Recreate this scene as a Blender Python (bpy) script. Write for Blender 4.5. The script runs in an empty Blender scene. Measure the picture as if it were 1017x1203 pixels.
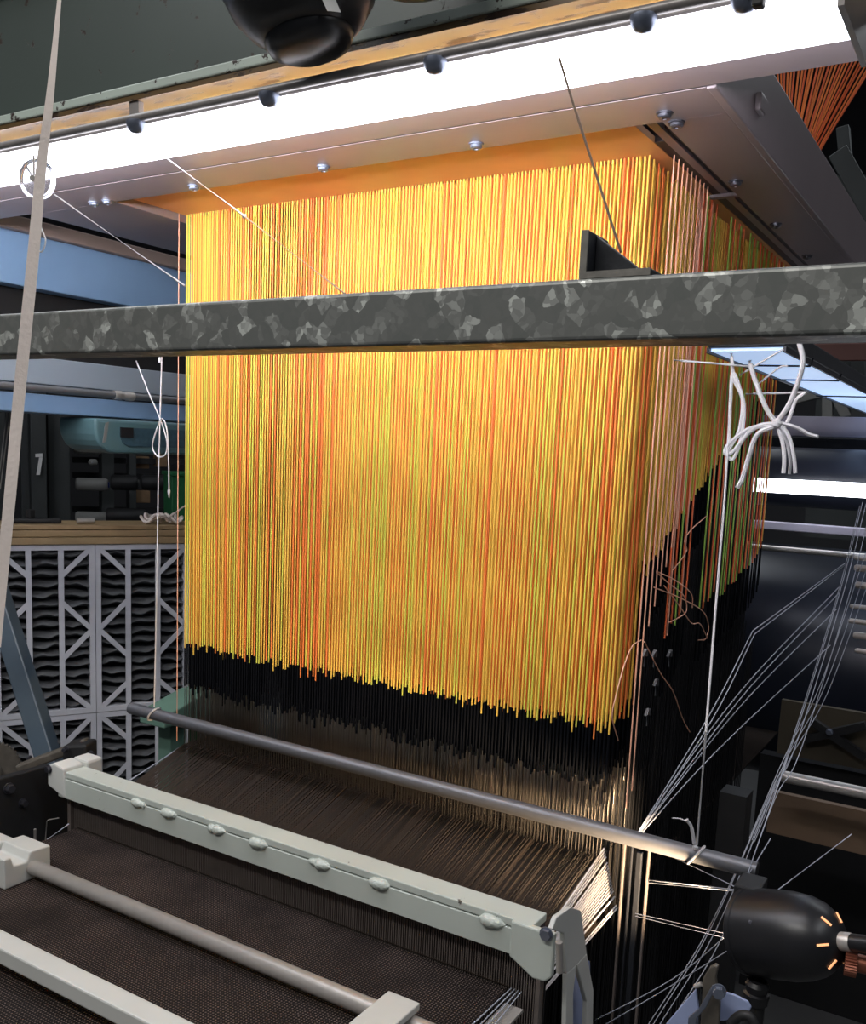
import bpy, math, random
from mathutils import Vector, Matrix
random.seed(7)
scn = bpy.context.scene
COL = scn.collection
PI = math.pi

# ------------------------------------------------------------------ camera
F, CX, CY = 1110.0, 508.5, 685.0
RW = Matrix(((0.84962, 0.52572, 0.04202), (-0.10957, 0.09801, 0.98914), (0.51589, -0.84499, 0.14088)))
CAM = Vector((0, 0, 1.6))
cd = bpy.data.cameras.new('camera')
cd.sensor_fit = 'VERTICAL'; cd.sensor_height = 36.0
cd.lens = F / 1203.0 * 36.0
cd.shift_y = (CY - 601.5) / 1203.0
cd.clip_start = 0.02; cd.clip_end = 100
cam = bpy.data.objects.new('camera', cd); COL.objects.link(cam)
cam.matrix_world = Matrix.Translation(CAM) @ RW.transposed().to_4x4()
scn.camera = cam

# ------------------------------------------------------------------ world, exposure, unseen fill lamps
w = bpy.data.worlds.new('world'); scn.world = w; w.use_nodes = True
w.node_tree.nodes['Background'].inputs[0].default_value = (0.80, 0.88, 1.0, 1)
w.node_tree.nodes['Background'].inputs[1].default_value = 0.06
scn.view_settings.view_transform = 'Standard'
scn.view_settings.look = 'None'
scn.view_settings.exposure = 0.0
scn.view_settings.gamma = 1.0
scn.view_settings.use_curve_mapping = False

def area_lamp(name, loc, size, energy, color, rot=(0, 0, 0)):
    l = bpy.data.lights.new(name, 'AREA'); l.shape = 'RECTANGLE'
    l.size, l.size_y = size; l.energy = energy; l.color = color
    o = bpy.data.objects.new(name, l); COL.objects.link(o); o.location = loc; o.rotation_euler = rot
    return o
area_lamp('overhead_fill', (-1.2, -0.9, 3.6), (2.4, 0.3), 68, (1.0, 0.97, 0.93))  # unseen overhead lamps, added to brighten batten, left beams and sword plate
area_lamp('overhead_fill', (-1.6, 4.2, 4.0), (0.4, 2.4), 18, (0.9, 0.95, 1.0))
area_lamp('overhead_fill', (-2.6, 0.2, 3.6), (0.4, 2.4), 26, (0.9, 0.95, 1.0))
area_lamp('overhead_fill', (1.8, 0.6, 3.6), (0.4, 2.4), 32, (0.95, 0.97, 1.0))
area_lamp('overhead_fill', (0.6, 5.0, 4.0), (2.4, 0.3), 30, (0.9, 0.95, 1.0))

# ------------------------------------------------------------------ helpers
def ray(u, v):
    return RW.transposed() @ Vector(((u - CX) / F, -(v - CY) / F, -1.0))
def at(u, v, x=None, y=None, z=None, d=None):
    r = ray(u, v)
    if d is not None: t = d
    elif x is not None: t = (x - CAM.x) / r.x
    elif y is not None: t = (y - CAM.y) / r.y
    else: t = (z - CAM.z) / r.z
    return CAM + r * t

def frame_of(d):
    d = Vector(d).normalized()
    a = Vector((0, 0, 1)) if abs(d.z) < 0.9 else Vector((1, 0, 0))
    s = d.cross(a).normalized(); t = s.cross(d).normalized()
    return d, s, t

class MB:
    def __init__(s): s.v = []; s.f = []; s.m = []
    def add(s, vs, fs, m=0):
        b = len(s.v); s.v += [tuple(p) for p in vs]
        s.f += [tuple(i + b for i in f) for f in fs]; s.m += [m] * len(fs)
        return s
    def box(s, x0, x1, y0, y1, z0, z1, m=0):
        vs = [(x, y, z) for z in (z0, z1) for y in (y0, y1) for x in (x0, x1)]
        return s.add(vs, [(0, 2, 3, 1), (4, 5, 7, 6), (0, 1, 5, 4), (2, 6, 7, 3), (0, 4, 6, 2), (1, 3, 7, 5)], m)
    def obox(s, c, ax, ay, az, m=0):
        c = Vector(c); ax, ay, az = Vector(ax), Vector(ay), Vector(az)
        vs = [c + ax * i + ay * j + az * k for k in (-1, 1) for j in (-1, 1) for i in (-1, 1)]
        return s.add(vs, [(0, 2, 3, 1), (4, 5, 7, 6), (0, 1, 5, 4), (2, 6, 7, 3), (0, 4, 6, 2), (1, 3, 7, 5)], m)
    def bar(s, p0, p1, wd, ht, up=(0, 0, 1), m=0):
        p0, p1 = Vector(p0), Vector(p1); d = (p1 - p0); l = d.length; d.normalize()
        up = Vector(up); a = d.cross(up).normalized(); b = a.cross(d).normalized()
        return s.obox((p0 + p1) / 2, d * l / 2, a * wd / 2, b * ht / 2, m)
    def cyl(s, p0, p1, r, n=12, r1=None, caps=True, m=0):
        p0, p1 = Vector(p0), Vector(p1); r1 = r if r1 is None else r1
        d, a, b = frame_of(p1 - p0)
        vs = []
        for p, q in ((p0, r), (p1, r1)):
            for k in range(n):
                t = 2 * PI * k / n; vs.append(p + a * (q * math.cos(t)) + b * (q * math.sin(t)))
        fs = [(k, k + n, (k + 1) % n + n, (k + 1) % n) for k in range(n)]
        if caps: fs += [tuple(range(n)), tuple(reversed(range(n, 2 * n)))]
        return s.add(vs, fs, m)
    def lathe(s, p, axis, prof, n=24, m=0):
        p = Vector(p); d, a, b = frame_of(axis); vs = []; fs = []
        for (r, h) in prof:
            for k in range(n):
                t = 2 * PI * k / n; vs.append(p + d * h + a * (r * math.cos(t)) + b * (r * math.sin(t)))
        for i in range(len(prof) - 1):
            for k in range(n):
                fs.append((i * n + k, (i + 1) * n + k, (i + 1) * n + (k + 1) % n, i * n + (k + 1) % n))
        if prof[0][0] > 1e-5: fs.append(tuple(range(n)))
        if prof[-1][0] > 1e-5: fs.append(tuple(reversed(range((len(prof) - 1) * n, len(prof) * n))))
        return s.add(vs, fs, m)
    def tube(s, pts, r, n=6, m=0, flat=None):
        pts = [Vector(p) for p in pts]; vs = []; fs = []; N = len(pts)
        prev = None
        for i, p in enumerate(pts):
            d = (pts[min(i + 1, N - 1)] - pts[max(i - 1, 0)]).normalized()
            if prev is None: _, a, b = frame_of(d)
            else:
                a = (prev - d * prev.dot(d)).normalized(); b = d.cross(a)
            prev = a
            rr = r[i] if isinstance(r, (list, tuple)) else r
            for k in range(n):
                t = 2 * PI * k / n
                vs.append(p + a * (rr * math.cos(t)) + b * ((flat if flat else rr) * math.sin(t)))
        for i in range(N - 1):
            for k in range(n):
                fs.append((i * n + k, i * n + (k + 1) % n, (i + 1) * n + (k + 1) % n, (i + 1) * n + k))
        fs += [tuple(reversed(range(n))), tuple(range((N - 1) * n, N * n))]
        return s.add(vs, fs, m)
    def ribbon(s, pts, nrm, wd, th, m=0):
        """flat strap with real thickness along pts; nrm = face normal"""
        pts = [Vector(p) for p in pts]; nrm = Vector(nrm).normalized(); vs = []; fs = []; N = len(pts)
        for i, p in enumerate(pts):
            d = (pts[min(i + 1, N - 1)] - pts[max(i - 1, 0)]).normalized()
            ww = wd[i] if isinstance(wd, (list, tuple)) else wd
            a = d.cross(nrm).normalized(); b = a.cross(d).normalized()
            for (sx, sy) in ((-1, -1), (1, -1), (1, 1), (-1, 1)):
                vs.append(p + a * (sx * ww / 2) + b * (sy * th / 2))
        for i in range(N - 1):
            for k in range(4): fs.append((i * 4 + k, i * 4 + (k + 1) % 4, i * 4 + 4 + (k + 1) % 4, i * 4 + 4 + k))
        fs += [(3, 2, 1, 0), tuple(range((N - 1) * 4, N * 4))]
        return s.add(vs, fs, m)
    def prism(s, poly, org, ex, ey, ez, m=0):
        """polygon (list of 2-D points, ccw seen against ez) in plane ex,ey at org extruded by vector ez"""
        org, ex, ey, ez = Vector(org), Vector(ex), Vector(ey), Vector(ez); n = len(poly)
        vs = [org + ex * a + ey * b for a, b in poly] + [org + ex * a + ey * b + ez for a, b in poly]
        fs = [tuple(reversed(range(n))), tuple(range(n, 2 * n))] + [(k, (k + 1) % n, (k + 1) % n + n, k + n) for k in range(n)]
        return s.add(vs, fs, m)
    def mesh(s, name, mats, off=None, smooth=False):
        me = bpy.data.meshes.new(name)
        o = Vector(off) if off is not None else Vector((0, 0, 0))
        me.from_pydata([tuple(Vector(v) - o) for v in s.v], [], s.f)
        mats = mats if isinstance(mats, (list, tuple)) else [mats]
        for mm in mats: me.materials.append(mm)
        if len(mats) > 1: me.polygons.foreach_set('material_index', s.m)
        me.validate(); me.update()
        if smooth:
            me.polygons.foreach_set('use_smooth', [True] * len(me.polygons))
            try: me.set_sharp_from_angle(angle=math.radians(40))
            except Exception: pass
        return me
    def build(s, name, mats, parent=None, smooth=False, bevel=0, seg=2):
        off = parent_off(parent)
        o = bpy.data.objects.new(name, s.mesh(name, mats, off, smooth)); COL.objects.link(o)
        if parent: o.parent = parent
        if bevel:
            b = o.modifiers.new('bevel', 'BEVEL'); b.width = bevel; b.segments = seg; b.limit_method = 'ANGLE'
            b.angle_limit = math.radians(35)
        return o

OFF = {}
def parent_off(p):
    return OFF.get(p.name, Vector((0, 0, 0))) if p else Vector((0, 0, 0))
def tag(o, label=None, cat=None, group=None, kind=None):
    if label: o['label'] = label
    if cat: o['category'] = cat
    if group: o['group'] = group
    if kind: o['kind'] = kind
    return o
def thing(name, loc, label, cat, group=None, kind=None):
    o = bpy.data.objects.new(name, None); COL.objects.link(o); o.location = loc
    o.empty_display_size = 0.05
    OFF[o.name] = Vector(loc)
    return tag(o, label, cat, group, kind)
def put(name, me, parent, loc, scale=(1, 1, 1), rot=(0, 0, 0), local=False):
    """another object sharing mesh data"""
    o = bpy.data.objects.new(name, me); COL.objects.link(o)
    off = Vector((0, 0, 0)) if local else parent_off(parent)
    o.parent = parent; o.location = Vector(loc) - off; o.scale = scale; o.rotation_euler = rot
    return o
def spline(pts, n=8):
    pts = [Vector(p) for p in pts]; out = []
    P = [pts[0] * 2 - pts[1]] + pts + [pts[-1] * 2 - pts[-2]]
    for i in range(1, len(P) - 2):
        for k in range(n):
            t = k / n; a, b, c, d = P[i - 1], P[i], P[i + 1], P[i + 2]
            out.append(0.5 * ((2 * b) + (c - a) * t + (2 * a - 5 * b + 4 * c - d) * t * t + (3 * b - a - 3 * c + d) * t ** 3))
    out.append(pts[-1]); return out

# ------------------------------------------------------------------ materials
def new_mat(name):
    m = bpy.data.materials.new(name); m.use_nodes = True
    nt = m.node_tree; return m, nt, nt.nodes['Principled BSDF']
def nd(nt, t, **k):
    n = nt.nodes.new(t)
    for a, b in k.items():
        if a in n.inputs.keys() if isinstance(a, str) else False: n.inputs[a].default_value = b
        else: setattr(n, a, b)
    return n
def plain(name, col, rough=0.5, metal=0.0, var=0.15, scale=30, bump=0.0, spec=0.5, coat=0):
    m, nt, b = new_mat(name)
    b.inputs['Roughness'].default_value = rough; b.inputs['Metallic'].default_value = metal
    b.inputs['Specular IOR Level'].default_value = spec
    tc = nd(nt, 'ShaderNodeTexCoord'); nz = nd(nt, 'ShaderNodeTexNoise'); nz.inputs['Scale'].default_value = scale
    nz.inputs['Detail'].default_value = 6
    nt.links.new(tc.outputs['Object'], nz.inputs['Vector'])
    mx = nd(nt, 'ShaderNodeMix', data_type='RGBA')
    mx.inputs[6].default_value = (*[c * (1 - var) for c in col], 1); mx.inputs[7].default_value = (*[min(1, c * (1 + var)) for c in col], 1)
    nt.links.new(nz.outputs['Fac'], mx.inputs[0]); nt.links.new(mx.outputs[2], b.inputs['Base Color'])
    if bump:
        bp = nd(nt, 'ShaderNodeBump'); bp.inputs['Strength'].default_value = bump; bp.inputs['Distance'].default_value = 0.002
        nt.links.new(nz.outputs['Fac'], bp.inputs['Height']); nt.links.new(bp.outputs[0], b.inputs['Normal'])
    if coat: b.inputs['Coat Weight'].default_value = coat
    return m
def chipped(name, col, chip, rough=0.45, scale=18, thr=0.64, stretch=(1, 1, 1)):
    m, nt, b = new_mat(name)
    b.inputs['Roughness'].default_value = rough
    tc = nd(nt, 'ShaderNodeTexCoord'); mp = nd(nt, 'ShaderNodeMapping'); mp.inputs['Scale'].default_value = stretch
    nt.links.new(tc.outputs['Object'], mp.inputs[0])
    n1 = nd(nt, 'ShaderNodeTexNoise'); n1.inputs['Scale'].default_value = scale; n1.inputs['Detail'].default_value = 8; n1.inputs['Roughness'].default_value = 0.65
    n2 = nd(nt, 'ShaderNodeTexNoise'); n2.inputs['Scale'].default_value = 5; n2.inputs['Detail'].default_value = 4
    for n in (n1, n2): nt.links.new(mp.outputs[0], n.inputs['Vector'])
    rp = nd(nt, 'ShaderNodeValToRGB'); rp.color_ramp.elements[0].position = thr; rp.color_ramp.elements[1].position = thr + 0.015
    nt.links.new(n1.outputs['Fac'], rp.inputs[0])
    base = nd(nt, 'ShaderNodeMix', data_type='RGBA'); base.inputs[6].default_value = (*[c * 0.82 for c in col], 1); base.inputs[7].default_value = (*[min(1, c * 1.15) for c in col], 1)
    nt.links.new(n2.outputs['Fac'], base.inputs[0])
    mx = nd(nt, 'ShaderNodeMix', data_type='RGBA'); mx.inputs[7].default_value = (*chip, 1)
    nt.links.new(rp.outputs[0], mx.inputs[0]); nt.links.new(base.outputs[2], mx.inputs[6]); nt.links.new(mx.outputs[2], b.inputs['Base Color'])
    bp = nd(nt, 'ShaderNodeBump'); bp.inputs['Strength'].default_value = 0.4; bp.inputs['Distance'].default_value = 0.001; bp.invert = True
    nt.links.new(rp.outputs[0], bp.inputs['Height']); nt.links.new(bp.outputs[0], b.inputs['Normal'])
    return m
def emit(name, col, s):
    m, nt, b = new_mat(name)
    b.inputs['Base Color'].default_value = (*col, 1); b.inputs['Emission Color'].default_value = (*col, 1); b.inputs['Emission Strength'].default_value = s
    return m
def galvanised():
    m, nt, b = new_mat('galvanised_zinc')
    tc = nd(nt, 'ShaderNodeTexCoord'); nz = nd(nt, 'ShaderNodeTexNoise'); nz.inputs['Scale'].default_value = 60; nz.inputs['Detail'].default_value = 3
    nt.links.new(tc.outputs['Object'], nz.inputs['Vector'])
    sc = nd(nt, 'ShaderNodeVectorMath', operation='SCALE'); sc.inputs[3].default_value = 0.012
    nt.links.new(nz.outputs['Color'], sc.inputs[0])
    ad = nd(nt, 'ShaderNodeVectorMath', operation='ADD'); nt.links.new(tc.outputs['Object'], ad.inputs[0]); nt.links.new(sc.outputs[0], ad.inputs[1])
    vs = []
    for s in (62, 150):
        v = nd(nt, 'ShaderNodeTexVoronoi'); v.inputs['Scale'].default_value = s; nt.links.new(ad.outputs[0], v.inputs['Vector'])
        se = nd(nt, 'ShaderNodeSeparateColor'); nt.links.new(v.outputs['Color'], se.inputs[0]); vs.append(se)
    r1 = nd(nt, 'ShaderNodeValToRGB'); e = r1.color_ramp.elements
    e[0].position = 0.0; e[0].color = (0.15, 0.16, 0.15, 1); e[1].position = 1.0; e[1].color = (0.72, 0.75, 0.70, 1)
    for p, c in ((0.45, 0.175), (0.70, 0.22), (0.84, 0.36)):
        q = e.new(p); q.color = (c, c * 1.03, c * 0.97, 1)
    mx = nd(nt, 'ShaderNodeMath', operation='MULTIPLY_ADD'); mx.inputs[1].default_value = 0.75; 
    k = nd(nt, 'ShaderNodeMath', operation='MULTIPLY'); k.inputs[1].default_value = 0.25
    nt.links.new(vs[1].outputs[1], k.inputs[0]); nt.links.new(vs[0].outputs[0], mx.inputs[0]); nt.links.new(k.outputs[0], mx.inputs[2])
    nt.links.new(mx.outputs[0], r1.inputs[0]); nt.links.new(r1.outputs[0], b.inputs['Base Color'])
    b.inputs['Metallic'].default_value = 0.35; b.inputs['Roughness'].default_value = 0.42
    return m
def woven(name, c0, c1, pitch, rough=0.7, bump=0.8, weft=True):
    """woven relief: ribs along y (warp) and along x (weft)"""
    m, nt, b = new_mat(name); b.inputs['Roughness'].default_value = rough
    b.inputs['Specular IOR Level'].default_value = 0.25
    tc = nd(nt, 'ShaderNodeTexCoord')
    outs = []
    for d in ('X', 'Y'):
        wv = nd(nt, 'ShaderNodeTexWave', wave_type='BANDS', bands_direction=d); wv.inputs['Scale'].default_value = 0.314 / pitch
        wv.inputs['Distortion'].default_value = 0.6; wv.inputs['Detail'].default_value = 1; wv.inputs['Detail Scale'].default_value = 3
        nt.links.new(tc.outputs['Object'], wv.inputs['Vector']); outs.append(wv.outputs['Fac'])
    mu = nd(nt, 'ShaderNodeMath', operation='MULTIPLY')
    nt.links.new(outs[0], mu.inputs[0])
    if weft: nt.links.new(outs[1], mu.inputs[1])
    else: mu.inputs[1].default_value = 1.0
    nz = nd(nt, 'ShaderNodeTexNoise'); nz.inputs['Scale'].default_value = 9; nz.inputs['Detail'].default_value = 5
    nt.links.new(tc.outputs['Object'], nz.inputs['Vector'])
    m2 = nd(nt, 'ShaderNodeMath', operation='MULTIPLY'); nt.links.new(mu.outputs[0], m2.inputs[0]); nt.links.new(nz.outputs['Fac'], m2.inputs[1])
    rp = nd(nt, 'ShaderNodeValToRGB'); rp.color_ramp.elements[0].position = 0.1; rp.color_ramp.elements[0].color = (*c0, 1); rp.color_ramp.elements[1].position = 0.55; rp.color_ramp.elements[1].color = (*c1, 1)
    nt.links.new(m2.outputs[0], rp.inputs[0]); nt.links.new(rp.outputs[0], b.inputs['Base Color'])
    bp = nd(nt, 'ShaderNodeBump'); bp.inputs['Strength'].default_value = bump; bp.inputs['Distance'].default_value = pitch * 0.5
    nt.links.new(mu.outputs[0], bp.inputs['Height']); nt.links.new(bp.outputs[0], b.inputs['Normal'])
    return m

M = {}
M['galv'] = galvanised()
M['cord_y'] = plain('cord_golden', (0.92, 0.56, 0.085), 0.55, var=0.12, scale=60)
M['cord_o'] = plain('cord_orange', (0.92, 0.24, 0.05), 0.55, var=0.1, scale=60)
M['cord_g'] = plain('cord_lime', (0.70, 0.68, 0.09), 0.55, var=0.1, scale=60)
M['cord_green'] = plain('cord_green', (0.36, 0.62, 0.10), 0.55, var=0.1, scale=60)
M['cord_red'] = plain('cord_vermilion', (0.85, 0.16, 0.05), 0.55, var=0.1, scale=60)
M['cord_pink'] = plain('cord_salmon', (0.80, 0.42, 0.28), 0.6, var=0.1, scale=60)
M['sleeve'] = plain('sleeve_black', (0.004, 0.0045, 0.006), 0.75, var=0.3, scale=50, spec=0.04)
M['wire'] = plain('heddle_steel', (0.42, 0.38, 0.33), 0.30, 1.0, 0.3, 40)
M['spring'] = plain('spring_dark', (0.028, 0.028, 0.03), 0.4, 0.5, 0.3, 40)
M['frame'] = chipped('frame_lavender_paint', (0.20, 0.165, 0.175), (0.10, 0.08, 0.08), 0.36, 22, 0.74)
M['board'] = plain('comber_board_cord_glow', (0.72, 0.33, 0.13), 0.45, var=0.12, scale=12)  # orange base colour stands for glow bounced up from the cords
M['groove'] = plain('groove_dark', (0.03, 0.022, 0.025), 0.6)
M['bolt'] = plain('bolt_zinc', (0.20, 0.225, 0.29), 0.38, 0.7, 0.2, 60)
M['bolt_dark'] = plain('bolt_dark', (0.10, 0.10, 0.12), 0.35, 0.8, 0.2, 60)
M['beam'] = chipped('beam_grey_green_paint', (0.055, 0.07, 0.062), (0.035, 0.022, 0.016), 0.40, 24, 0.625)
M['beam_under'] = chipped('beam_under_cord_glow', (0.105, 0.062, 0.022), (0.03, 0.014, 0.006), 0.33, 34, 0.56, (0.3, 1.3, 1))  # brown tint stands for the yellow cords mirrored in glossy paint; chips are real
M['beam_under'].node_tree.nodes['Principled BSDF'].inputs['Specular IOR Level'].default_value = 0.5
M['lip'] = chipped('beam_lip_paint', (0.40, 0.46, 0.41), (0.035, 0.022, 0.016), 0.4, 40, 0.60)
M['tubegrey'] = plain('conduit_grey', (0.26, 0.24, 0.23), 0.4, 0.3, 0.15, 20)
M['light'] = emit('lit_diffuser', (0.92, 0.92, 1.0), 5)
M['light_side'] = emit('side_fill_glow', (0.94, 0.93, 1.0), 62)  # strength set to brighten the cord tops
M['light2'] = emit('lit_tube', (0.90, 0.93, 1.0), 9)
M['light3'] = emit('lit_reflector', (0.50, 0.68, 1.0), 0.75)
M['black'] = plain('black_enamel', (0.012, 0.012, 0.014), 0.36, 0, 0.3, 30)
M['blackmat'] = plain('black_matt', (0.012, 0.012, 0.013), 0.6, 0, 0.3, 30)
M['iron'] = plain('black_iron', (0.020, 0.022, 0.027), 0.5, 0.3, 0.3, 60, 0.3)
M['ironedge'] = plain('sawn_iron_edge', (0.20, 0.19, 0.17), 0.5, 0.5, 0.35, 90, 0.3)
M['steel'] = plain('brushed_steel', (0.50, 0.47, 0.44), 0.38, 0.5, 0.12, 60)
M['satin'] = plain('satin_aluminium', (0.22, 0.225, 0.24), 0.5, 0.6, 0.1, 60)
M['white'] = chipped('loom_pale_green_paint', (0.50, 0.545, 0.50), (0.10, 0.09, 0.075), 0.42, 26, 0.69)
M['white2'] = chipped('loom_pale_paint', (0.60, 0.61, 0.58), (0.10, 0.09, 0.075), 0.42, 30, 0.70)
M['weld'] = plain('weld_bead_paint', (0.52, 0.57, 0.52), 0.35, 0, 0.3, 160, 1.0)
M['fabric'] = woven('woven_brown_cloth', (0.008, 0.005, 0.0045), (0.24, 0.175, 0.15), 0.0052, bump=1.0)
M['sheet'] = woven('warp_sheet_brown', (0.006, 0.004, 0.003), (0.035, 0.02, 0.012), 0.0035, weft=False)
M['yarn'] = plain('warp_yarn_brown', (0.022, 0.013, 0.008), 0.6, 0, 0.35, 80)
M['reed'] = plain('reed_steel', (0.26, 0.22, 0.20), 0.4, 0.6, 0.25, 40)
M['string'] = plain('white_string', (0.62, 0.61, 0.62), 0.7, 0, 0.12, 300, 0.5)
M['tape'] = plain('cream_tape', (0.86, 0.76, 0.70), 0.75, 0, 0.06, 200, 0.4)
M['thread'] = plain('pale_thread', (0.30, 0.32, 0.37), 0.55, 0, 0.15, 100)
M['darkcord'] = plain('dark_twisted_cord', (0.10, 0.06, 0.03), 0.7, 0, 0.5, 400)
M['clear'] = None
M['blue'] = chipped('gantry_blue_paint', (0.20, 0.33, 0.52), (0.30, 0.33, 0.16), 0.5, 6, 0.72)
M['bluegrey'] = plain('gantry_blue_grey', (0.30, 0.36, 0.42), 0.5, 0, 0.1, 4)
M['teal'] = plain('teal_enamel', (0.10, 0.19, 0.21), 0.35, 0, 0.15, 8)
M['tealdark'] = plain('teal_hammered_panel', (0.05, 0.10, 0.13), 0.3, 0, 0.4, 90, 0.6)
M['brownband'] = plain('brown_band', (0.30, 0.22, 0.19), 0.6, 0, 0.1, 6)
M['card'] = plain('filter_cardboard', (0.56, 0.57, 0.61), 0.75, 0, 0.05, 20)
M['pleat'] = plain('filter_pleat_grey', (0.10, 0.105, 0.11), 0.95, 0, 0.35, 25)
M['wood'] = plain('board_wood', (0.36, 0.25, 0.13), 0.65, 0, 0.25, 14)
M['olive'] = plain('painted_bar_slate', (0.055, 0.08, 0.105), 0.45, 0, 0.2, 10)
M['greenbox'] = plain('green_cast_iron', (0.12, 0.22, 0.17), 0.5, 0, 0.15, 20)
M['grease'] = plain('greasy_metal', (0.13, 0.115, 0.095), 0.5, 0.4, 0.5, 50, 0.4)
M['darkmachine'] = plain('far_machine_grey', (0.045, 0.05, 0.05), 0.6, 0.1, 0.3, 8)
M['spool'] = plain('spool_pale', (0.22, 0.22, 0.21), 0.6, 0, 0.15, 30)
M['spoolblue'] = plain('spool_core_blue', (0.02, 0.04, 0.25), 0.5)
M['carton'] = plain('carton_brown', (0.24, 0.15, 0.08), 0.8, 0, 0.2, 20)
M['binGreen'] = plain('bin_green', (0.02, 0.14, 0.05), 0.5)
M['sign'] = plain('white_paint', (0.72, 0.72, 0.70), 0.6, 0, 0.03)
M['lav'] = plain('lavender_rail', (0.36, 0.34, 0.42), 0.45, 0.2, 0.15, 10)
M['roller'] = plain('roller_black_rubber', (0.022, 0.026, 0.04), 0.33, 0.1, 0.2, 12)
M['floor'] = plain('concrete', (0.10, 0.10, 0.10), 0.8, 0, 0.3, 3)
M['wall'] = plain('far_wall_dark', (0.055, 0.055, 0.06), 0.9, 0, 0.4, 1.2)
M['olivedim'] = plain('olive_dim_panel', (0.075, 0.06, 0.038), 0.7, 0, 0.3, 5)
M['brownboard'] = plain('brown_board', (0.20, 0.13, 0.08), 0.6, 0, 0.25, 10)
M['copper'] = plain('copper_ring', (0.30, 0.11, 0.07), 0.4, 0.7, 0.2, 30)
M['glow'] = emit('bulb_glow', (1.0, 0.45, 0.20), 1.0)
M['paleblue'] = plain('pale_blue_plate', (0.30, 0.36, 0.56), 0.4, 0, 0.2, 14)
M['rust'] = plain('rust_red_beam', (0.14, 0.055, 0.045), 0.6, 0, 0.2, 6)
def clear_mat():
    m, nt, b = new_mat('clear_acrylic'); b.inputs['Base Color'].default_value = (0.93, 0.95, 1, 1); b.inputs['Roughness'].default_value = 0.12
    b.inputs['Transmission Weight'].default_value = 0.85; b.inputs['IOR'].default_value = 1.2
    return m
M['clear'] = clear_mat()

# ------------------------------------------------------------------ setting
tag(MB().box(-7, 6, -1.0, 9, -0.1, 0).build('floor', M['floor']), 'dark concrete factory floor under the looms', 'floor', kind='structure')
tag(MB().box(-7, 6, 8.6, 8.8, 0, 5.2).build('wall_back', M['wall']), 'dark far wall of the weaving shed', 'wall', kind='structure')
tag(MB().box(-7.2, -7, -1.0, 8.8, 0, 5.2).build('wall_left', M['wall']), 'dark side wall of the weaving shed', 'wall', kind='structure')
tag(MB().box(-7, 6, 2.9, 9, 5.0, 5.2).build('ceiling', M['wall']), 'dark ceiling of the weaving shed', 'ceiling', kind='structure')

# ------------------------------------------------------------------ overhead beam
t = thing('overhead_beam', (-1.5, 1.1, 2.10), 'chipped grey-green steel beam across the top, ochre cord glow painted underneath', 'beam')
MB().box(-3.6, 0.6, 1.037, 1.20, 2.100, 2.108).build('underside_plate', M['beam_under'], t)
MB().box(-3.6, 0.6, 1.034, 1.20, 2.1082, 2.122).build('bottom_flange', M['lip'], t, bevel=0.002)
MB().box(-3.6, 0.6, 1.065, 1.085, 2.1225, 2.80).build('web', M['beam'], t)
MB().box(-3.6, 0.6, 1.00, 1.0645, 2.36, 2.39).build('stiffener', M['beam'], t, bevel=0.004)
t = thing('grey_conduit', (-1.2, 0.91, 2.02), 'thin grey conduit running along the upper edge of the lit strip', 'pipe')
MB().cyl((-3.0, 0.919, 2.020), (-0.02, 0.919, 2.020), 0.0055, 12).build('pipe', M['tubegrey'], t, True)
for (px, py) in ((157, 162), (313, 132), (508, 90), (753, 40), (872, 16)):
    p = at(px, py, y=0.916)
    MB().lathe((p.x, 0.920, 2.016), (0, 0, -1), [(0.004, -0.001), (0.0130, 0.0), (0.0130, 0.003), (0.0115, 0.009), (0.0075, 0.0135), (0.0, 0.015)], 18).build('knob', M['bolt'], t, True)
p = at(889, 10, y=0.90)
MB().box(p.x - 0.005, p.x + 0.005, 0.898, 0.9095, 1.996, 2.04).build('clip', M['blackmat'], t, bevel=0.002)

# lit strip
t = thing('strip_light', (-1.5, 1.0, 2.0), 'long glowing white strip light across the top above the cords', 'strip light')
MB().prism([(0.928, 2.000), (1.066, 2.020), (1.066, 2.062), (1.058, 2.0698), (0.928, 2.014)], (-3.0, 0, 0), (0, 1, 0), (0, 0, 1), (2.82, 0, 0)).build('diffuser', M['light'], t)
MB().box(-3.0, -0.18, 1.0662, 1.070, 2.022, 2.064).build('side_fill', M['light_side'], t)  # added emitter facing the cords, brightens their upper ends
MB().prism([(0.930, 2.0150), (1.058, 2.0703), (1.050, 2.074), (0.930, 2.0225)], (-3.0, 0, 0), (0, 1, 0), (0, 0, 1), (2.82, 0, 0)).build('housing', M['tubegrey'], t)
MB().box(-0.1798, -0.174, 0.925, 1.072, 1.994, 2.076).build('end_cap', M['tubegrey'], t)
for x in (-2.4, -1.2): MB().box(x - 0.01, x + 0.01, 1.04, 1.050, 2.0745, 2.0998).build('hanger', M['tubegrey'], t)

# ------------------------------------------------------------------ comber board frame
t = thing('harness_frame', (-1.1, 1.4, 2.09), 'lavender-grey bolted frame around the top of the yellow cords', 'frame')
MB().box(-2.6, -0.205, 1.222, 1.311, 2.090, 2.125).build('outer_rail', M['frame'], t, bevel=0.0006)
MB().box(-2.6, -0.412, 1.316, 1.421, 2.090, 2.118).build('front_rail', M['frame'], t, bevel=0.0005)
MB().box(-2.6, -0.4125, 1.3112, 1.3158, 2.0908, 2.118).build('joint', M['groove'], t)
MB().box(-0.506, -0.412, 1.4215, 3.4, 2.090, 2.118).build('side_rail', M['frame'], t, bevel=0.0015)
MB().box(-1.98, -1.700, 1.4215, 3.4, 2.090, 2.118).build('side_rail', M['frame'], t, bevel=0.0015)
MB().box(-0.4115, -0.398, 1.316, 3.4, 2.088, 2.205).build('side_angle', M['frame'], t, bevel=0.002)
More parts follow.
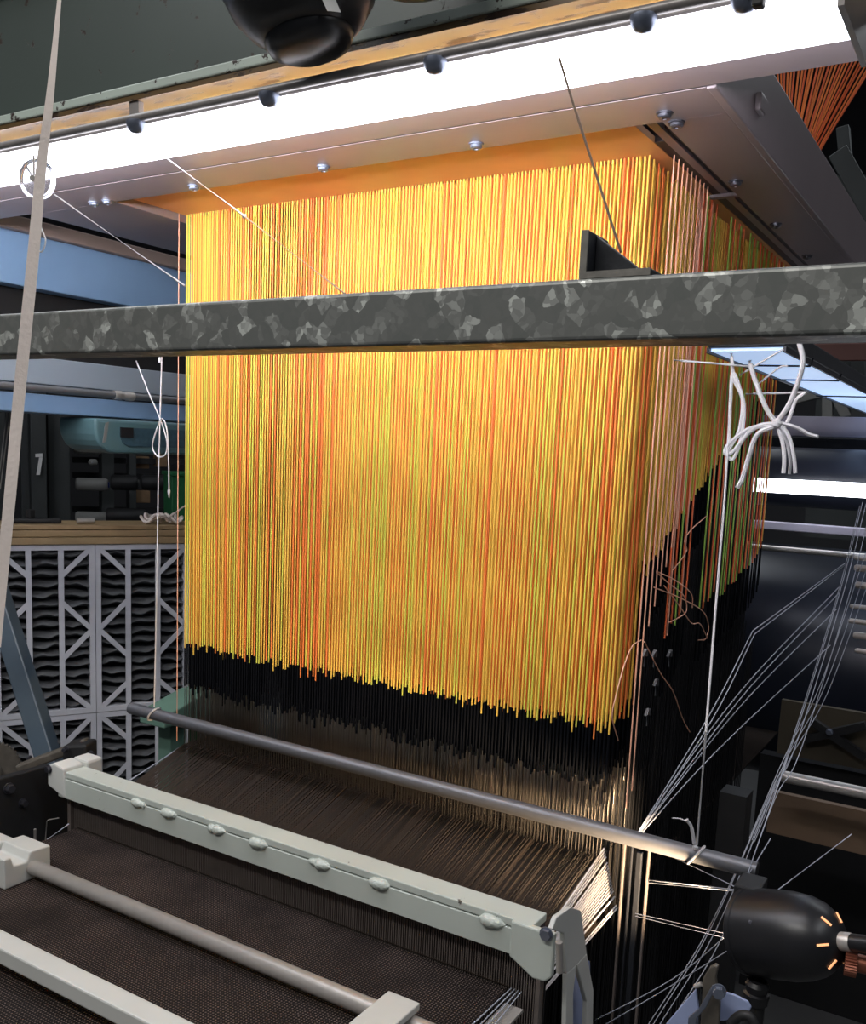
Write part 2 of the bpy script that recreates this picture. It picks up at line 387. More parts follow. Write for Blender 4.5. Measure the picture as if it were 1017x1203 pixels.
MB().box(-1.9, -1.78, 1.30, 3.4, 2.1182, 2.14).build('cross_bearer', M['brownband'], t)
bm = MB()
bm.lathe((0, 0, 0), (0, 0, -1), [(0.0125, 0), (0.0125, 0.0022), (0.0098, 0.0024), (0.0098, 0.006), (0.0075, 0.0082), (0.004, 0.0082), (0.0035, 0.005), (0, 0.005)], 18)
bolt_me = bm.mesh('bolt', M['bolt'], smooth=True)
bolt_dk = bm.mesh('bolt', M['bolt_dark'], smooth=True)
for x in (-1.4394, -1.118, -0.806): put('bolt', bolt_me, t, (x, 1.396, 2.0898))
for x, y in ((-1.745, 1.405), (-1.705, 1.407)): put('bolt', bolt_me, t, (x, y, 2.0898))
for x, y in ((-0.4906, 1.385), (-0.4865, 1.4285), (-0.4853, 1.763), (-0.488, 2.10), (-0.487, 2.434), (-0.487, 2.80)): put('bolt', bolt_dk, t, (x, y, 2.0898))
p = at(889, 123, x=-0.398)
MB().box(-0.3978, -0.388, p.y - 0.017, p.y + 0.017, p.z - 0.013, p.z + 0.013).build('square_nut', M['frame'], t, bevel=0.003)

t = thing('comber_board', (-1.1, 2.1, 2.107), 'perforated comber board the cords hang from, orange cord glow in its colour', 'board')
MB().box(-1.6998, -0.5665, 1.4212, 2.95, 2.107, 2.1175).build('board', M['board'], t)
MB().box(-0.5660, -0.546, 1.56, 2.95, 2.1085, 2.1175).build('slot', M['groove'], t)
MB().box(-0.5455, -0.530, 1.4212, 2.95, 2.1045, 2.1175).build('batten_strip', M['frame'], t)
MB().box(-0.5295, -0.522, 1.50, 2.95, 2.1085, 2.1175).build('slot', M['groove'], t)
MB().box(-0.5215, -0.5065, 1.4212, 2.95, 2.1055, 2.1175).build('batten_strip', M['frame'], t)
MB().box(-0.566, -0.507, 1.885, 1.90, 2.098, 2.1040).build('cross_bar', M['frame'], t)

# ------------------------------------------------------------------ jacquard harness
H = thing('jacquard_harness', (-1.14, 1.617, 0.75), 'curtain of yellow, orange and lime harness cords with black ends', 'harness')
n6 = [(math.cos(2 * PI * k / 6), math.sin(2 * PI * k / 6)) for k in range(6)]
def unit_rod(name, mat):
    m = MB(); m.cyl((0, 0, -1), (0, 0, 0), 1.0, 6, caps=True); return m.mesh(name, mat, smooth=True)
CORDS = {k: unit_rod('harness_cord', M[k]) for k in ('cord_y', 'cord_o', 'cord_g', 'cord_green', 'cord_red', 'cord_pink')}
SLEEVE = unit_rod('sleeve', M['sleeve']); WIRE = unit_rod('heddle', M['wire']); SPRING = unit_rod('spring', M['spring'])
TOPZ = 2.1068
CR, SR, WR = 0.00168, 0.0022, 0.0009
def cord_obj(x, y, zb, kind, ls=0.10, wire=True, r=CR, zw=0.70):
    c = put('harness_cord', CORDS[kind], H, (x, y, TOPZ), (r, r, TOPZ - zb))
    s = put('sleeve', SLEEVE, c, (0, 0, -1), (SR / r, SR / r, ls / (TOPZ - zb)), local=True)
    if wire:
        L = zb - ls - zw
        h = put('heddle', WIRE, c, (0, 0, -1 - ls / (TOPZ - zb)), (WR / r, WR / r, L / (TOPZ - zb)), local=True)
    return c
KINDS = ('cord_y', 'cord_o', 'cord_g')
WTS = (0.58, 0.22, 0.20)
stuff = MB(); sleeves = MB(); wires = MB(); springs = MB()
def prism6(mb, x, y, z1, z0, r, m=0):
    b = len(mb.v)
    mb.v += [(x + c * r, y + s * r, z1) for c, s in n6] + [(x + c * r, y + s * r, z0) for c, s in n6]
    mb.f += [(b + k, b + 6 + k, b + 6 + (k + 1) % 6, b + (k + 1) % 6) for k in range(6)]; mb.m += [m] * 6
NX = 152
XA, XB = -1.688, -0.594
colk = [random.choices((0, 1, 2), WTS)[0] for _ in range(NX)]
def zA(): return 1.10 + random.uniform(-0.010, 0.010) + (random.uniform(-0.02, 0.01) if random.random() < 0.15 else 0)
NA = 12
for j in range(NA):
    y = 1.617 + j * 0.0125
    for i in range(NX):
        x = XA + (XB - XA) * (i + 0.5 * (j % 2) + random.uniform(-0.08, 0.08)) / (NX - 1)
        if x > XB + 0.002: continue
        k = random.choices((0, 1, 2), WTS)[0]
        if j == 0: k = random.choices((0, 1, 2), (0.55, 0.19, 0.26))[0]
        elif j % 2: k = random.choices((0, 1, 2), (0.20, 0.74, 0.06))[0]
        zb = zA() + j * 0.003
        if j == 0 or i == NX - 1:
            cord_obj(x, y, zb, KINDS[k], ls=0.105 + random.uniform(-0.01, 0.01))
        else:
            prism6(stuff, x, y, TOPZ, zb, CR, k); ls = 0.105 + random.uniform(-0.012, 0.012)
            prism6(sleeves, x, y, zb + 0.0005, zb - ls, SR)
            if random.random() < 0.8: prism6(wires, x, y, zb - ls, 0.70, WR)
# rear block: yellow ends climb towards the back
y = 1.617 + NA * 0.0125 + 0.01; j = 0
while y < 2.63:
    f = max(0, (y - 1.73) / (2.27 - 1.73))
    zb0 = 1.36 + 0.27 * f
    edge = 40
    for i in range(NX):
        if i < NX - edge and (i + j) % 2: continue
        x = XA + (XB - 0.004 - XA) * (i + random.uniform(-0.2, 0.2)) / (NX - 1)
        k = random.choices((0, 1, 2), (0.66, 0.2, 0.14))[0]
        zb = zb0 + random.uniform(-0.012, 0.012)
        if i == NX - 1 and j % 2 == 0:
            cord_obj(x, y, zb, KINDS[k], ls=0.13, wire=False)
            prism6(springs, x, y, zb - 0.13, 0.30, 0.0012)
        else:
            prism6(stuff, x, y, TOPZ, zb, CR, k)
            prism6(sleeves, x, y, zb, zb - 0.13, SR)
            if i > NX - edge: prism6(springs, x, y, zb - 0.13, 0.30, 0.0013)
    y += 0.0135 if j % 2 else 0.0125; j += 1
# sparse outer row along the right-hand side: alternating vermilion and green
def outer(y0, y1, z0, z1, n, kinds, x=-0.5755):
    for i in range(n):
        f = i / max(1, n - 1)
        cord_obj(x + random.uniform(-0.003, 0.003), y0 + (y1 - y0) * f, z0 + (z1 - z0) * f + random.uniform(-0.01, 0.01), kinds[i % len(kinds)], ls=0.12, wire=False, r=0.0019)
        prism6(springs, x, y0 + (y1 - y0) * f, 1.12 + (z1 - z0) * f, 0.30, 0.0013)
outer(1.84, 1.97, 1.235, 1.30, 7, ('cord_red', 'cord_pink', 'cord_red', 'cord_green'))
outer(2.08, 2.19, 1.27, 1.29, 6, ('cord_green', 'cord_red'))
outer(2.24, 2.54, 1.28, 1.345, 16, ('cord_green', 'cord_red'))
outer(2.58, 2.64, 1.35, 1.385, 5, ('cord_red', 'cord_y', 'cord_g'))
# salmon cords in front of the side
for i in range(9):
    yy = 1.632 + i * 0.026
    zb = 0.955 + (0.03 * i if i > 2 else 0) + random.uniform(-0.01, 0.03)
    put('harness_cord', CORDS['cord_pink'], H, (-0.5555 - 0.0002 * i, yy, TOPZ), (0.0013, 0.0013, TOPZ - (zb if i < 2 else 1.22 + 0.035 * i)))
# two lone cords at the far left
put('harness_cord', CORDS['cord_pink'], H, (-1.697, 1.60, TOPZ), (0.0011, 0.0011, TOPZ - 0.86))
put('harness_cord', CORDS['cord_green'], H, (-1.694, 1.625, TOPZ), (0.0017, 0.0017, TOPZ - 1.25))
tag(stuff.build('inner_cords', [M['cord_y'], M['cord_o'], M['cord_g']], H, True), kind='stuff')
tag(sleeves.build('inner_sleeves', M['sleeve'], H, True), kind='stuff')
# heddle springs below the sleeves along the right-hand side
for j in range(40):
    for i in range(12):
        prism6(springs, -0.585 - i * 0.013 + random.uniform(-0.004, 0.004), 1.63 + j * 0.026 + random.uniform(-0.008, 0.008), 0.98, 0.15, 0.0013)
tag(wires.build('inner_heddles', M['wire'], H, True), kind='stuff')
tag(springs.build('heddle_springs', M['spring'], H, True), kind='stuff')
# loose ends and hooks at the right-hand side
def loose(pix, r=0.0011, mat='cord_pink', n=7):
    pts = [at(u, v, x=xx) for u, v, xx in pix]
    MB().tube(spline(pts, n), r, 6).build('loose_end', M[mat], H, True)
loose([(771, 672, -0.552), (785, 685, -0.548), (803, 700, -0.545), (806, 718, -0.543), (796, 726, -0.545), (784, 732, -0.55)])
loose([(768, 690, -0.553), (800, 703, -0.546), (825, 718, -0.54), (832, 735, -0.54), (829, 750, -0.542), (820, 752, -0.546)])
loose([(780, 688, -0.553), (800, 715, -0.546), (812, 732, -0.543), (822, 733, -0.54), (831, 750, -0.54)])
loose([(771, 671, -0.551), (795, 683, -0.546), (812, 698, -0.543), (813, 714, -0.543)])
loose([(830, 606, -0.56), (812, 622, -0.55), (804, 635, -0.547), (806, 648, -0.547), (790, 670, -0.552)])
loose([(753, 752, -0.55), (742, 760, -0.548), (732, 785, -0.546), (724, 815, -0.547), (719, 842, -0.55), (726, 870, -0.552)], 0.0011, 'cord_pink')
loose([(757, 754, -0.552), (775, 790, -0.549), (790, 812, -0.547), (802, 845, -0.545), (810, 860, -0.543)])
for u, v in ((757, 765), (768, 766), (786, 766), (770, 800), (760, 835)):
    p = at(u, v, x=-0.562)
    m = MB(); m.tube([p + Vector((0.0, -0.012, -0.008)), p + Vector((0.002, -0.002, 0.004)), p + Vector((0.002, 0.004, 0.002)), p + Vector((0, 0.012, -0.010))], 0.003, 6)
    m.tube([p, p + Vector((0, 0.002, -0.03))], 0.0018, 6)
    m.build('wire_hook', M['satin'], H, True)

# ------------------------------------------------------------------ orange cords above the frame
t = thing('upper_harness', (-0.4, 2.1, 2.22), 'fan of orange cords above the frame at the upper right', 'harness')
for i in range(34):
    f = i / 33
    top = at(870 + 190 * f, 20, y=2.60 + 0.2 * math.sin(f * 9)); bot = at(912 + 26 * f + random.uniform(-2, 2), 218, y=2.60 + 0.2 * math.sin(f * 9))
    MB().cyl(bot, top, 0.0024, 6).build('harness_cord', M['cord_o' if i % 3 else 'cord_red'], t, True)

# ------------------------------------------------------------------ galvanised bar with iron angle
p = MB().box(-2.0, 0.45, 0.80, 0.856, 1.700, 1.754)
o = p.build('galvanised_bar', M['galv'], None, bevel=0.004, seg=3); tag(o, 'galvanised square steel bar with spangled zinc across the foreground', 'bar')
t = thing('angle_bracket', (-0.33, 0.83, 1.7545), 'short black angle iron standing on the galvanised bar', 'bracket')
# section of the angle seen from the front: upright leg at the left, flat leg to the right
pu = at(684, 271, y=0.806); pv = at(764, 322, y=0.806)
x0, x1 = pu.x, pv.x; zt = pu.z
MB().prism([(x0, 1.7545), (x1, 1.7545), (x1, 1.7605), (x0 + 0.0065, 1.7605), (x0 + 0.0065, zt), (x0, zt)], (0, 0.804, 0), (1, 0, 0), (0, 0, 1), (0, 0.002, 0)).build('sawn_end', M['ironedge'], t)
MB().prism([(x0, 1.7545), (x1, 1.7545), (x1, 1.7605), (x0 + 0.0065, 1.7605), (x0 + 0.0065, zt), (x0, zt)], (0, 0.806, 0), (1, 0, 0), (0, 0, 1), (0, 0.046, 0)).build('angle', M['iron'], t, bevel=0.001)
MB().prism([(x0 + 0.0066, 1.7606), (x1 - 0.016, 1.7606), (x1 - 0.02, 1.7665), (x0 + 0.0066, zt - 0.001)], (0, 0.822, 0), (1, 0, 0), (0, 0, 1), (0, 0.006, 0)).build('gusset', M['iron'], t, bevel=0.001)

# ------------------------------------------------------------------ thin cords over the top
def cord(name, pts, r, mat, label, cat='cord', n=6, group=None):
    o = MB().tube(pts, r, n).build(name, mat, None, True); return tag(o, label, cat, group)
cord('twisted_cord', spline([at(655, 62, y=0.93), at(672, 118, y=0.92), at(700, 205, y=0.88), at(729, 296, y=0.826)], 8), 0.0012, M['darkcord'], 'dark twisted cord from the strip light down to the angle iron')
t = thing('guide_string', at(300, 262, y=1.1), 'white string with darker lower half slanting across the cords to the bar', 'string')
MB().tube([at(197, 187, y=1.05), at(286, 253, y=1.03)], 0.0014).build('white_part', M['string'], t, True)
MB().lathe(at(287, 254, y=1.03), (1, 0, 0), [(0, -0.004), (0.003, -0.002), (0.003, 0.002), (0, 0.004)], 8).build('knot', M['string'], t, True)
MB().tube([at(287, 254, y=1.03), at(405, 345, y=0.90)], 0.0011).build('dark_part', M['wood'], t, True)
cord('guide_string', [at(64, 229, y=0.90), at(217, 336, y=0.88)], 0.0014, M['string'], 'white string slanting from the clear pulley down to the bar', 'string')
# pulley
pc = at(44, 211, y=0.89)
t = thing('pulley', pc, 'round clear plastic pulley hanging at the left end of the light', 'pulley')
axis = (Vector((0.35, -1, -0.1))).normalized()
MB().lathe(pc, axis, [(0.004, -0.006), (0.025, -0.006), (0.027, -0.004), (0.023, 0.0), (0.027, 0.004), (0.025, 0.006), (0.004, 0.006)], 28).build('wheel', M['clear'], t, True)
MB().lathe(pc, axis, [(0.0045, -0.012), (0.0045, 0.012)], 10).build('axle', M['steel'], t, True)
MB().tube([pc + Vector((-0.012, -0.008, 0.016)), pc + axis * 0.008, pc + Vector((0.004, -0.008, 0.03))], 0.0016).build('spring_wire', M['steel'], t, True)
MB().tube(spline([pc + Vector((0.014, -0.006, -0.02)), pc + Vector((0.012, -0.006, -0.06)), pc + Vector((0.024, -0.006, -0.085)), pc + Vector((0.016, -0.006, -0.10)), pc + Vector((0.006, -0.006, -0.097))], 6), 0.0011).build('loose_end', M['string'], t, True)
# tape
tp = [(72, -25, 0.74), (66, 40, 0.73), (58, 120, 0.72), (48, 200, 0.715), (40, 290, 0.71), (31, 380, 0.705), (21, 480, 0.70), (12, 580, 0.69), (2, 680, 0.68), (-6, 760, 0.67)]
wd = [0.0035, 0.0055, 0.0085, 0.011, 0.0125, 0.013, 0.013, 0.013, 0.013, 0.013]
pts = spline([at(u, v, y=yy) for u, v, yy in tp], 4)
wds = []
for i in range(len(wd) - 1):
    for k in range(4): wds.append(wd[i] + (wd[i + 1] - wd[i]) * k / 4)
wds.append(wd[-1])
o = MB().ribbon(pts, (0.75, -0.65, 0.1), wds, 0.0009).build('hanging_tape', M['tape']); tag(o, 'long flat cream tape hanging down the left edge', 'tape')

# ------------------------------------------------------------------ black dome lamps at the top
def dome(name, c, axis, R, L, label, sticker=False):
    t = thing(name, c, label, 'lamp')
    prof = [(R * 1.02, 0.0), (R * 1.02, 0.006), (R, 0.008), (R, L * 0.42)]
    for k in range(1, 9):
        a = PI / 2 * k / 8; prof.append((R * (0.30 + 0.70 * math.cos(a)), L * 0.42 + (L * 0.58) * math.sin(a)))
    prof.append((0, L)); MB().lathe(c, axis, prof, 36).build('shade', M['black'], t, True)
    return t
c = at(352, -20, y=0.88)
t = thing('dome_lamp', c, 'black dome lamp with white sticker hanging below the beam', 'lamp')
ax = Vector((0.18, 0.1, -1))
MB().lathe(c, ax, [(0.03, -0.11), (0.086, -0.09), (0.093, -0.045), (0.090, 0.0), (0.081, 0.027), (0.065, 0.048), (0.052, 0.058)], 40).build('shade', M['black'], t, True)
MB().lathe(c, ax, [(0.050, 0.054), (0.051, 0.061), (0.046, 0.070), (0.033, 0.076), (0.0, 0.078)], 32).build('neck_cap', M['black'], t, True)
st = at(366, 11, y=0.88); rr = ray(366, 11).normalized()
du = (at(374, 2, y=0.88) - at(360, 22, y=0.88)); sr = Vector((0.85, 0.1, 0.35)).normalized()
# sticker sits on the curved shade
import bmesh
d_, a_, b_ = frame_of(ax)
def on_shade(ang, h, r): return c + d_ * h + a_ * (r * math.cos(ang)) + b_ * (r * math.sin(ang))
SP = [(-0.09, 0.086), (-0.045, 0.093), (0.0, 0.090), (0.027, 0.081), (0.048, 0.065)]
def shade_r(h):
    for (h0, r0), (h1, r1) in zip(SP, SP[1:]):
        if h <= h1: return r0 + (r1 - r0) * (h - h0) / (h1 - h0)
    return SP[-1][1]
best = None
for hh in range(-80, 45, 3):
    for k in range(180):
        an = 2 * PI * k / 180; h = hh / 1000
        q = on_shade(an, h, shade_r(h)); l = RW @ (q - CAM); u = CX + F * l.x / -l.z; v = CY - F * l.y / -l.z
        e = abs(u - 368) + abs(v - 10) + (1000 if (q - CAM).dot(q - (c + d_ * h)) > 0 else 0)
        if best is None or e < best[0]: best = (e, an, h)
m = MB(); A0 = best[1]
prof = [(best[2] + t_, shade_r(best[2] + t_)) for t_ in (-0.024, -0.008, 0.006, 0.018)]
vs = []; fs = []
for (h, r) in prof:
    for k in range(5): vs.append(on_shade(A0 + (k - 2) * 0.06 + h * 5, h, r + 0.0014))
for i in range(3):
    for k in range(4): fs.append((i * 5 + k, i * 5 + k + 1, i * 5 + 6 + k, i * 5 + 5 + k))
m.add(vs, fs); o = m.build('sticker', M['sign'], t); s_ = o.modifiers.new('solid', 'SOLIDIFY'); s_.thickness = 0.0004
c = at(494, -52, y=0.95)
t = thing('dome_lamp', c, 'second black dome lamp at the top edge, right of the stickered one', 'lamp')
MB().lathe(c, (0.1, 0.1, -1), [(0.02, -0.08), (0.060, -0.065), (0.066, -0.03), (0.062, 0.01), (0.05, 0.028), (0.025, 0.036), (0, 0.037)], 36).build('shade', M['black'], t, True)
MB().lathe(c, (0.1, 0.1, -1), [(0.015, -0.14), (0.015, -0.0795)], 16).build('stem', M['black'], t, True)

# ------------------------------------------------------------------ silver rod hung on strings
RY, RZ = 1.56, 0.930
t = thing('hanging_rod', (-1.05, RY, RZ), 'long silver rod hung on strings in front of the heddles', 'rod')
MB().lathe((-1.815, RY, RZ), (1, 0, 0), [(0.0115, 0), (0.0145, 0.0), (0.0145, 1.515), (0.0115, 1.515)], 24).build('tube', M['satin'], t, True)
MB().cyl((-1.8155, RY, RZ), (-1.8135, RY, RZ), 0.0112, 16).build('bore', M['blackmat'], t)
MB().cyl((-0.3010, RY, RZ), (-0.2995, RY, RZ), 0.0112, 16).build('bore', M['blackmat'], t)
def rod_loop(x, r=0.0172, tilt=0.012):
    return [(x + tilt * math.sin(a), RY + r * math.cos(a), RZ + r * math.sin(a)) for a in [2 * PI * k / 20 + PI / 2 for k in range(21)]]
xl = at(181, 835, y=RY).x
t = thing('rod_string', (xl, RY, RZ + 0.02), 'white string with a slip loop holding the left end of the rod', 'string')
MB().tube(rod_loop(xl), 0.0022).build('loop', M['string'], t, True)
MB().tube([(xl, RY, RZ + 0.018), at(184, 700, y=RY + 0.02), at(186, 560, y=RY + 0.04), at(190, 422, y=RY + 0.06), at(193, 375, y=RY + 0.07)], 0.0017).build('string', M['string'], t, True)
MB().tube(spline([at(160, 424, y=1.66), at(175, 462, y=1.63), at(188, 492, y=1.60), at(196, 518, y=1.59), at(194, 534, y=1.59), at(185, 536, y=1.59), at(179, 524, y=1.59), at(184, 505, y=1.59), at(190, 492, y=1.59), at(196, 505, y=1.585), at(198, 540, y=1.585), at(198.5, 577, y=1.585)], 6), 0.0017).build('slip_loop', M['string'], t, True)
p = at(198.5, 577, y=1.585)
MB().lathe(p, (0, 0, -1), [(0.002, -0.004), (0.004, 0.0), (0.003, 0.005), (0.001, 0.016)], 8).build('knot', M['string'], t, True)
MB().lathe(at(188.5, 423, y=1.62), (0, 0, -1), [(0.005, -0.006), (0.005, 0.006)], 8).build('toggle', M['string'], t, True)
xr = at(818, 1000, y=RY).x
t = thing('rod_string', (xr, RY, RZ + 0.02), 'white string tied in a knot round the right end of the rod', 'string')
MB().tube(rod_loop(xr), 0.0023).build('loop', M['string'], t, True)
MB().tube([(xr, RY - 0.002, RZ + 0.018), at(829, 860, y=1.60), at(840, 720, y=1.65), at(851, 585, y=1.70), at(858, 470, y=1.73), at(860, 418, y=1.74)], 0.0021).build('string', M['string'], t, True)
k0 = Vector((xr, RY - 0.012, RZ + 0.017))
MB().tube(spline([k0, at(812, 972, y=RY - 0.015), at(806, 963, y=RY - 0.02)], 5), [0.003] * 5 + [0.0028] * 5 + [0.0036]).build('tail', M['string'], t, True)
MB().tube(spline([at(808, 966, y=RY - 0.02), at(799, 962, y=RY - 0.02), at(789, 961, y=RY - 0.02)], 5), 0.0012).build('tail', M['string'], t, True)
MB().lathe(k0, (0.3, 0, 1), [(0, -0.005), (0.0045, -0.002), (0.0045, 0.003), (0, 0.006)], 8).build('knot', M['string'], t, True)

# ------------------------------------------------------------------ warp, cloth, reed and batten
FZ = 0.745
o = MB().box(-1.672, -0.612, 0.35, 1.284, FZ - 0.004, FZ).build('woven_cloth', M['fabric']); tag(o, 'dark brown woven cloth in front of the reed', 'cloth')
t = thing('warp_sheet', (-1.15, 1.9, FZ), 'dark brown warp threads running from reed to heddles', 'warp')
MB().box(-1.70, -0.59, 1.301, 3.2, FZ - 0.03, FZ - 0.026).build('lower_shed', M['sheet'], t)
m = MB()
for i in range(520):
    f = i / 519; xa = -1.672 + 1.06 * f; xb = -1.688 + 1.094 * f
    z1 = 0.850 + random.uniform(-0.002, 0.002)
    m.tube([(xa, 1.286, FZ + 0.002), (xb, 1.612, z1), (xb, 1.76, z1 + 0.004)], 0.0010, 4)
tag(m.build('upper_shed', M['yarn'], t), kind='stuff')
# pale selvedge yarns at the right-hand edge
for i in range(22):
    a = (-0.606 + 0.0014 * i, 1.31, FZ + 0.016 - i * 0.0020); b = (-0.590 + 0.0016 * i, 1.625, 0.868 - i * 0.0052)
    if i in (4, 16, 18, 19): continue
    MB().tube([a, b], random.uniform(0.0012, 0.0018), 6).build('selvedge_yarn', M['string'], t, True)
t0 = thing('edge_string', (-1.69, 1.45, 0.80), 'thin pale string along the left edge of the warp', 'string')
MB().tube([at(149, 919, x=-1.69), at(213, 877, x=-1.70)], 0.0022).build('string', M['thread'], t0, True)

BX0, BX1 = -1.725, -0.555
B = thing('reed_batten', (-1.15, 1.29, FZ), 'pale green welded batten holding the steel reed above the cloth', 'batten')
MB().prism([(1.265, 0.8165), (1.272, 0.8165), (1.272, 0.8600), (1.265, 0.8600)], (BX0 + 0.02, 0, 0), (0, 1, 0), (0, 0, 1), (BX1 - BX0 - 0.03, 0, 0)).build('front_plate', M['white'], B, bevel=0.0012)
MB().box(BX0 + 0.02, BX1 - 0.01, 1.2665, 1.3165, 0.8618, 0.8757).build('top_bar', M['white'], B, bevel=0.002)
MB().box(BX0 + 0.02, BX1 - 0.01, 1.2725, 1.312, 0.8250, 0.8615).build('inner_bar', M['groove'], B)
wm = MB(); random.seed(3)
for ux in (162, 198, 254, 303, 375, 445, 578):
    vv = 0; p = at(ux, 900 + (ux - 60) * 0.305, y=1.2645)
    L = random.uniform(0.042, 0.056); zz = 0.8605
    prof = [(0.0, -L / 2)] + [(random.uniform(0.0065, 0.0115) * (1 - (2 * k / 8 - 1) ** 4), -L / 2 + L * k / 8) for k in range(1, 8)] + [(0.0, L / 2)]
    MB().lathe((p.x, 1.2662, zz), (1, 0, random.uniform(-0.05, 0.05)), prof, 12).build('weld_bead', M['weld'], B, True)
# left end lug, right end lug with bolts
MB().prism([(BX0 - 0.012, 0.835), (BX0 + 0.045, 0.8165), (BX0 + 0.045, 0.884), (BX0 + 0.01, 0.890), (BX0 - 0.012, 0.880)], (0, 1.262, 0), (1, 0, 0), (0, 0, 1), (0, 0.05, 0)).build('end_lug', M['white2'], B, bevel=0.004)
MB().box(BX0 + 0.0, BX0 + 0.05, 1.318, 1.36, 0.845, 0.888).build('end_block', M['white2'], B, bevel=0.006)
MB().prism([(BX1 - 0.045, 0.8165), (BX1 - 0.035, 0.812), (BX1 - 0.003, 0.794), (BX1 + 0.018, 0.795), (BX1 + 0.029, 0.806), (BX1 + 0.029, 0.876), (BX1 - 0.045, 0.876)], (0, 1.258, 0), (1, 0, 0), (0, 0, 1), (0, 0.012, 0)).build('end_lug', M['white'], B, bevel=0.003)
def hexbolt(p, axis, r, parent, mat='bolt', h=0.008):
    m = MB(); m.lathe(p, axis, [(r * 1.25, 0), (r * 1.25, 0.0018), (r, 0.0018)], 18); m.cyl(Vector(p), Vector(p) + Vector(axis).normalized() * h, r, 6)
    return m.build('hex_bolt', M[mat], parent, bevel=0.0006)
hexbolt(at(642, 1097, y=1.2575), (0, -1, 0), 0.0092, B)
hexbolt((BX0 - 0.004, 1.2615, 0.874), (0, -1, 0.0), 0.0075, B, 'bolt_dark')
# reed
t = thing('reed', (-1.14, 1.29, FZ), 'fine steel reed below the pale batten', 'reed')
m = MB()
for i in range(250):
    x = -1.680 + 1.118 * i / 249
    m.box(x - 0.0009, x + 0.0009, 1.2875, 1.2955, FZ - 0.10, 0.826)
tag(m.build('dents', M['reed'], t), kind='stuff')
MB().box(-1.69, -0.552, 1.2965, 1.300, FZ - 0.10, 0.8245).build('backing', M['blackmat'], t)
MB().box(-0.5610, -0.5535, 1.280, 1.2960, FZ - 0.10, 0.8245).build('end_blade', M['reed'], t)
MB().box(-1.694, -1.684, 1.280, 1.2960, FZ - 0.10, 0.835).build('end_blade', M['reed'], t)
# right side plate of the batten (sword) with slot
t = thing('batten_sword', (-0.53, 1.33, 0.6), 'pale sword plate with long slot at the right end of the batten', 'loom part')
def yz_plate(x, poly, th, mat, parent, name, bevel=0.0015):
    return MB().prism(poly, (x, 0, 0), (0, 1, 0), (0, 0, 1), (th, 0, 0)).build(name, M[mat], parent, bevel=bevel)
def yzp(pix, x): return [(at(u, v, x=x).y, at(u, v, x=x).z) for u, v in pix]
SX = -0.522
outer_p = yzp([(650, 1092), (653, 1075), (665, 1066), (675, 1070), (692, 1162), (690, 1260), (660, 1260), (660, 1140)], SX)
cx_ = sum(a for a, b in outer_p) / 8
inn = yzp([(672, 1133), (684, 1175), (681, 1255), (668, 1255), (668, 1160)], SX)
# strips of the plate around the slot
def strip(pix, nm='plate'):
    yz_plate(SX, list(reversed(yzp(pix, SX))), 0.008, 'white2', t, nm)
strip([(643, 1090), (648, 1076), (665, 1064), (677, 1068), (684, 1118), (672, 1132), (660, 1142), (657, 1095)])
strip([(660.2, 1142.2), (671.8, 1132.2), (668, 1165), (668, 1260), (658, 1260)])
strip([(672.2, 1132.2), (684, 1118.2), (692, 1162), (690, 1260), (681, 1260), (684, 1175)])
yz_plate(SX - 0.03, list(reversed(yzp([(664, 1128), (690, 1128), (692, 1265), (660, 1265)], SX - 0.03))), 0.005, 'paleblue', t, 'back_plate')
p = at(655, 1118, x=SX + 0.008)
MB().cyl(at(652, 1105, x=SX + 0.005) + Vector((0.006, 0, 0)), at(653, 1140, x=SX + 0.005) + Vector((0.006, 0, 0)), 0.0055, 14).build('spring', M['steel'], t, True)

# temple rod and its blocks
t = thing('temple_rod', (-1.1, 1.07, 0.772), 'polished steel rod lying across the brown cloth', 'rod')
MB().lathe((-1.535, 1.080, 0.770), (1, 0, 0), [(0.013, 0), (0.0145, 0.002), (0.0145, 1.2), (0.013, 1.2)], 28).build('bar', M['steel'], t, True)
MB().box(-1.53, -0.40, 1.106, 1.122, FZ + 0.0005, FZ + 0.005).build('wood_lath', M['wood'], t)
t = thing('rod_block', (-1.56, 1.08, FZ), 'pale cast block with a notch holding the left end of the steel rod', 'bracket')
MB().prism([(1.02, 0.7455), (1.12, 0.7455), (1.12, 0.800), (1.075, 0.802), (1.068, 0.785), (1.04, 0.786), (1.035, 0.805), (1.02, 0.805)], (-1.62, 0, 0), (0, 1, 0), (0, 0, 1), (0.085, 0, 0)).build('block', M['white2'], t, bevel=0.003)
MB().box(-1.85, -1.6205, 1.0, 1.10, 0.750, 0.800).build('arm', M['white2'], t, bevel=0.004)
t = thing('rod_block', (-0.70, 1.06, FZ), 'pale flat block clamping the steel rod at the bottom edge', 'bracket')
q = at(452, 1192, z=0.795)
MB().obox((q.x, q.y, 0.792), (0.028, 0, 0), (0, 0.050, 0), (0, 0, 0.006)).build('clamp_plate', M['white2'], t, bevel=0.002)
MB().box(q.x - 0.02, q.x + 0.02, q.y - 0.05, q.y - 0.02, FZ + 0.001, 0.7855).build('foot', M['white2'], t, bevel=0.002)
# front breast bar
o = MB().box(-2.0, -0.3, 0.835, 0.872, 0.772, 0.800).build('breast_bar', M['white2'], None, bevel=0.003); tag(o, 'pale painted square bar across the bottom left corner', 'bar')

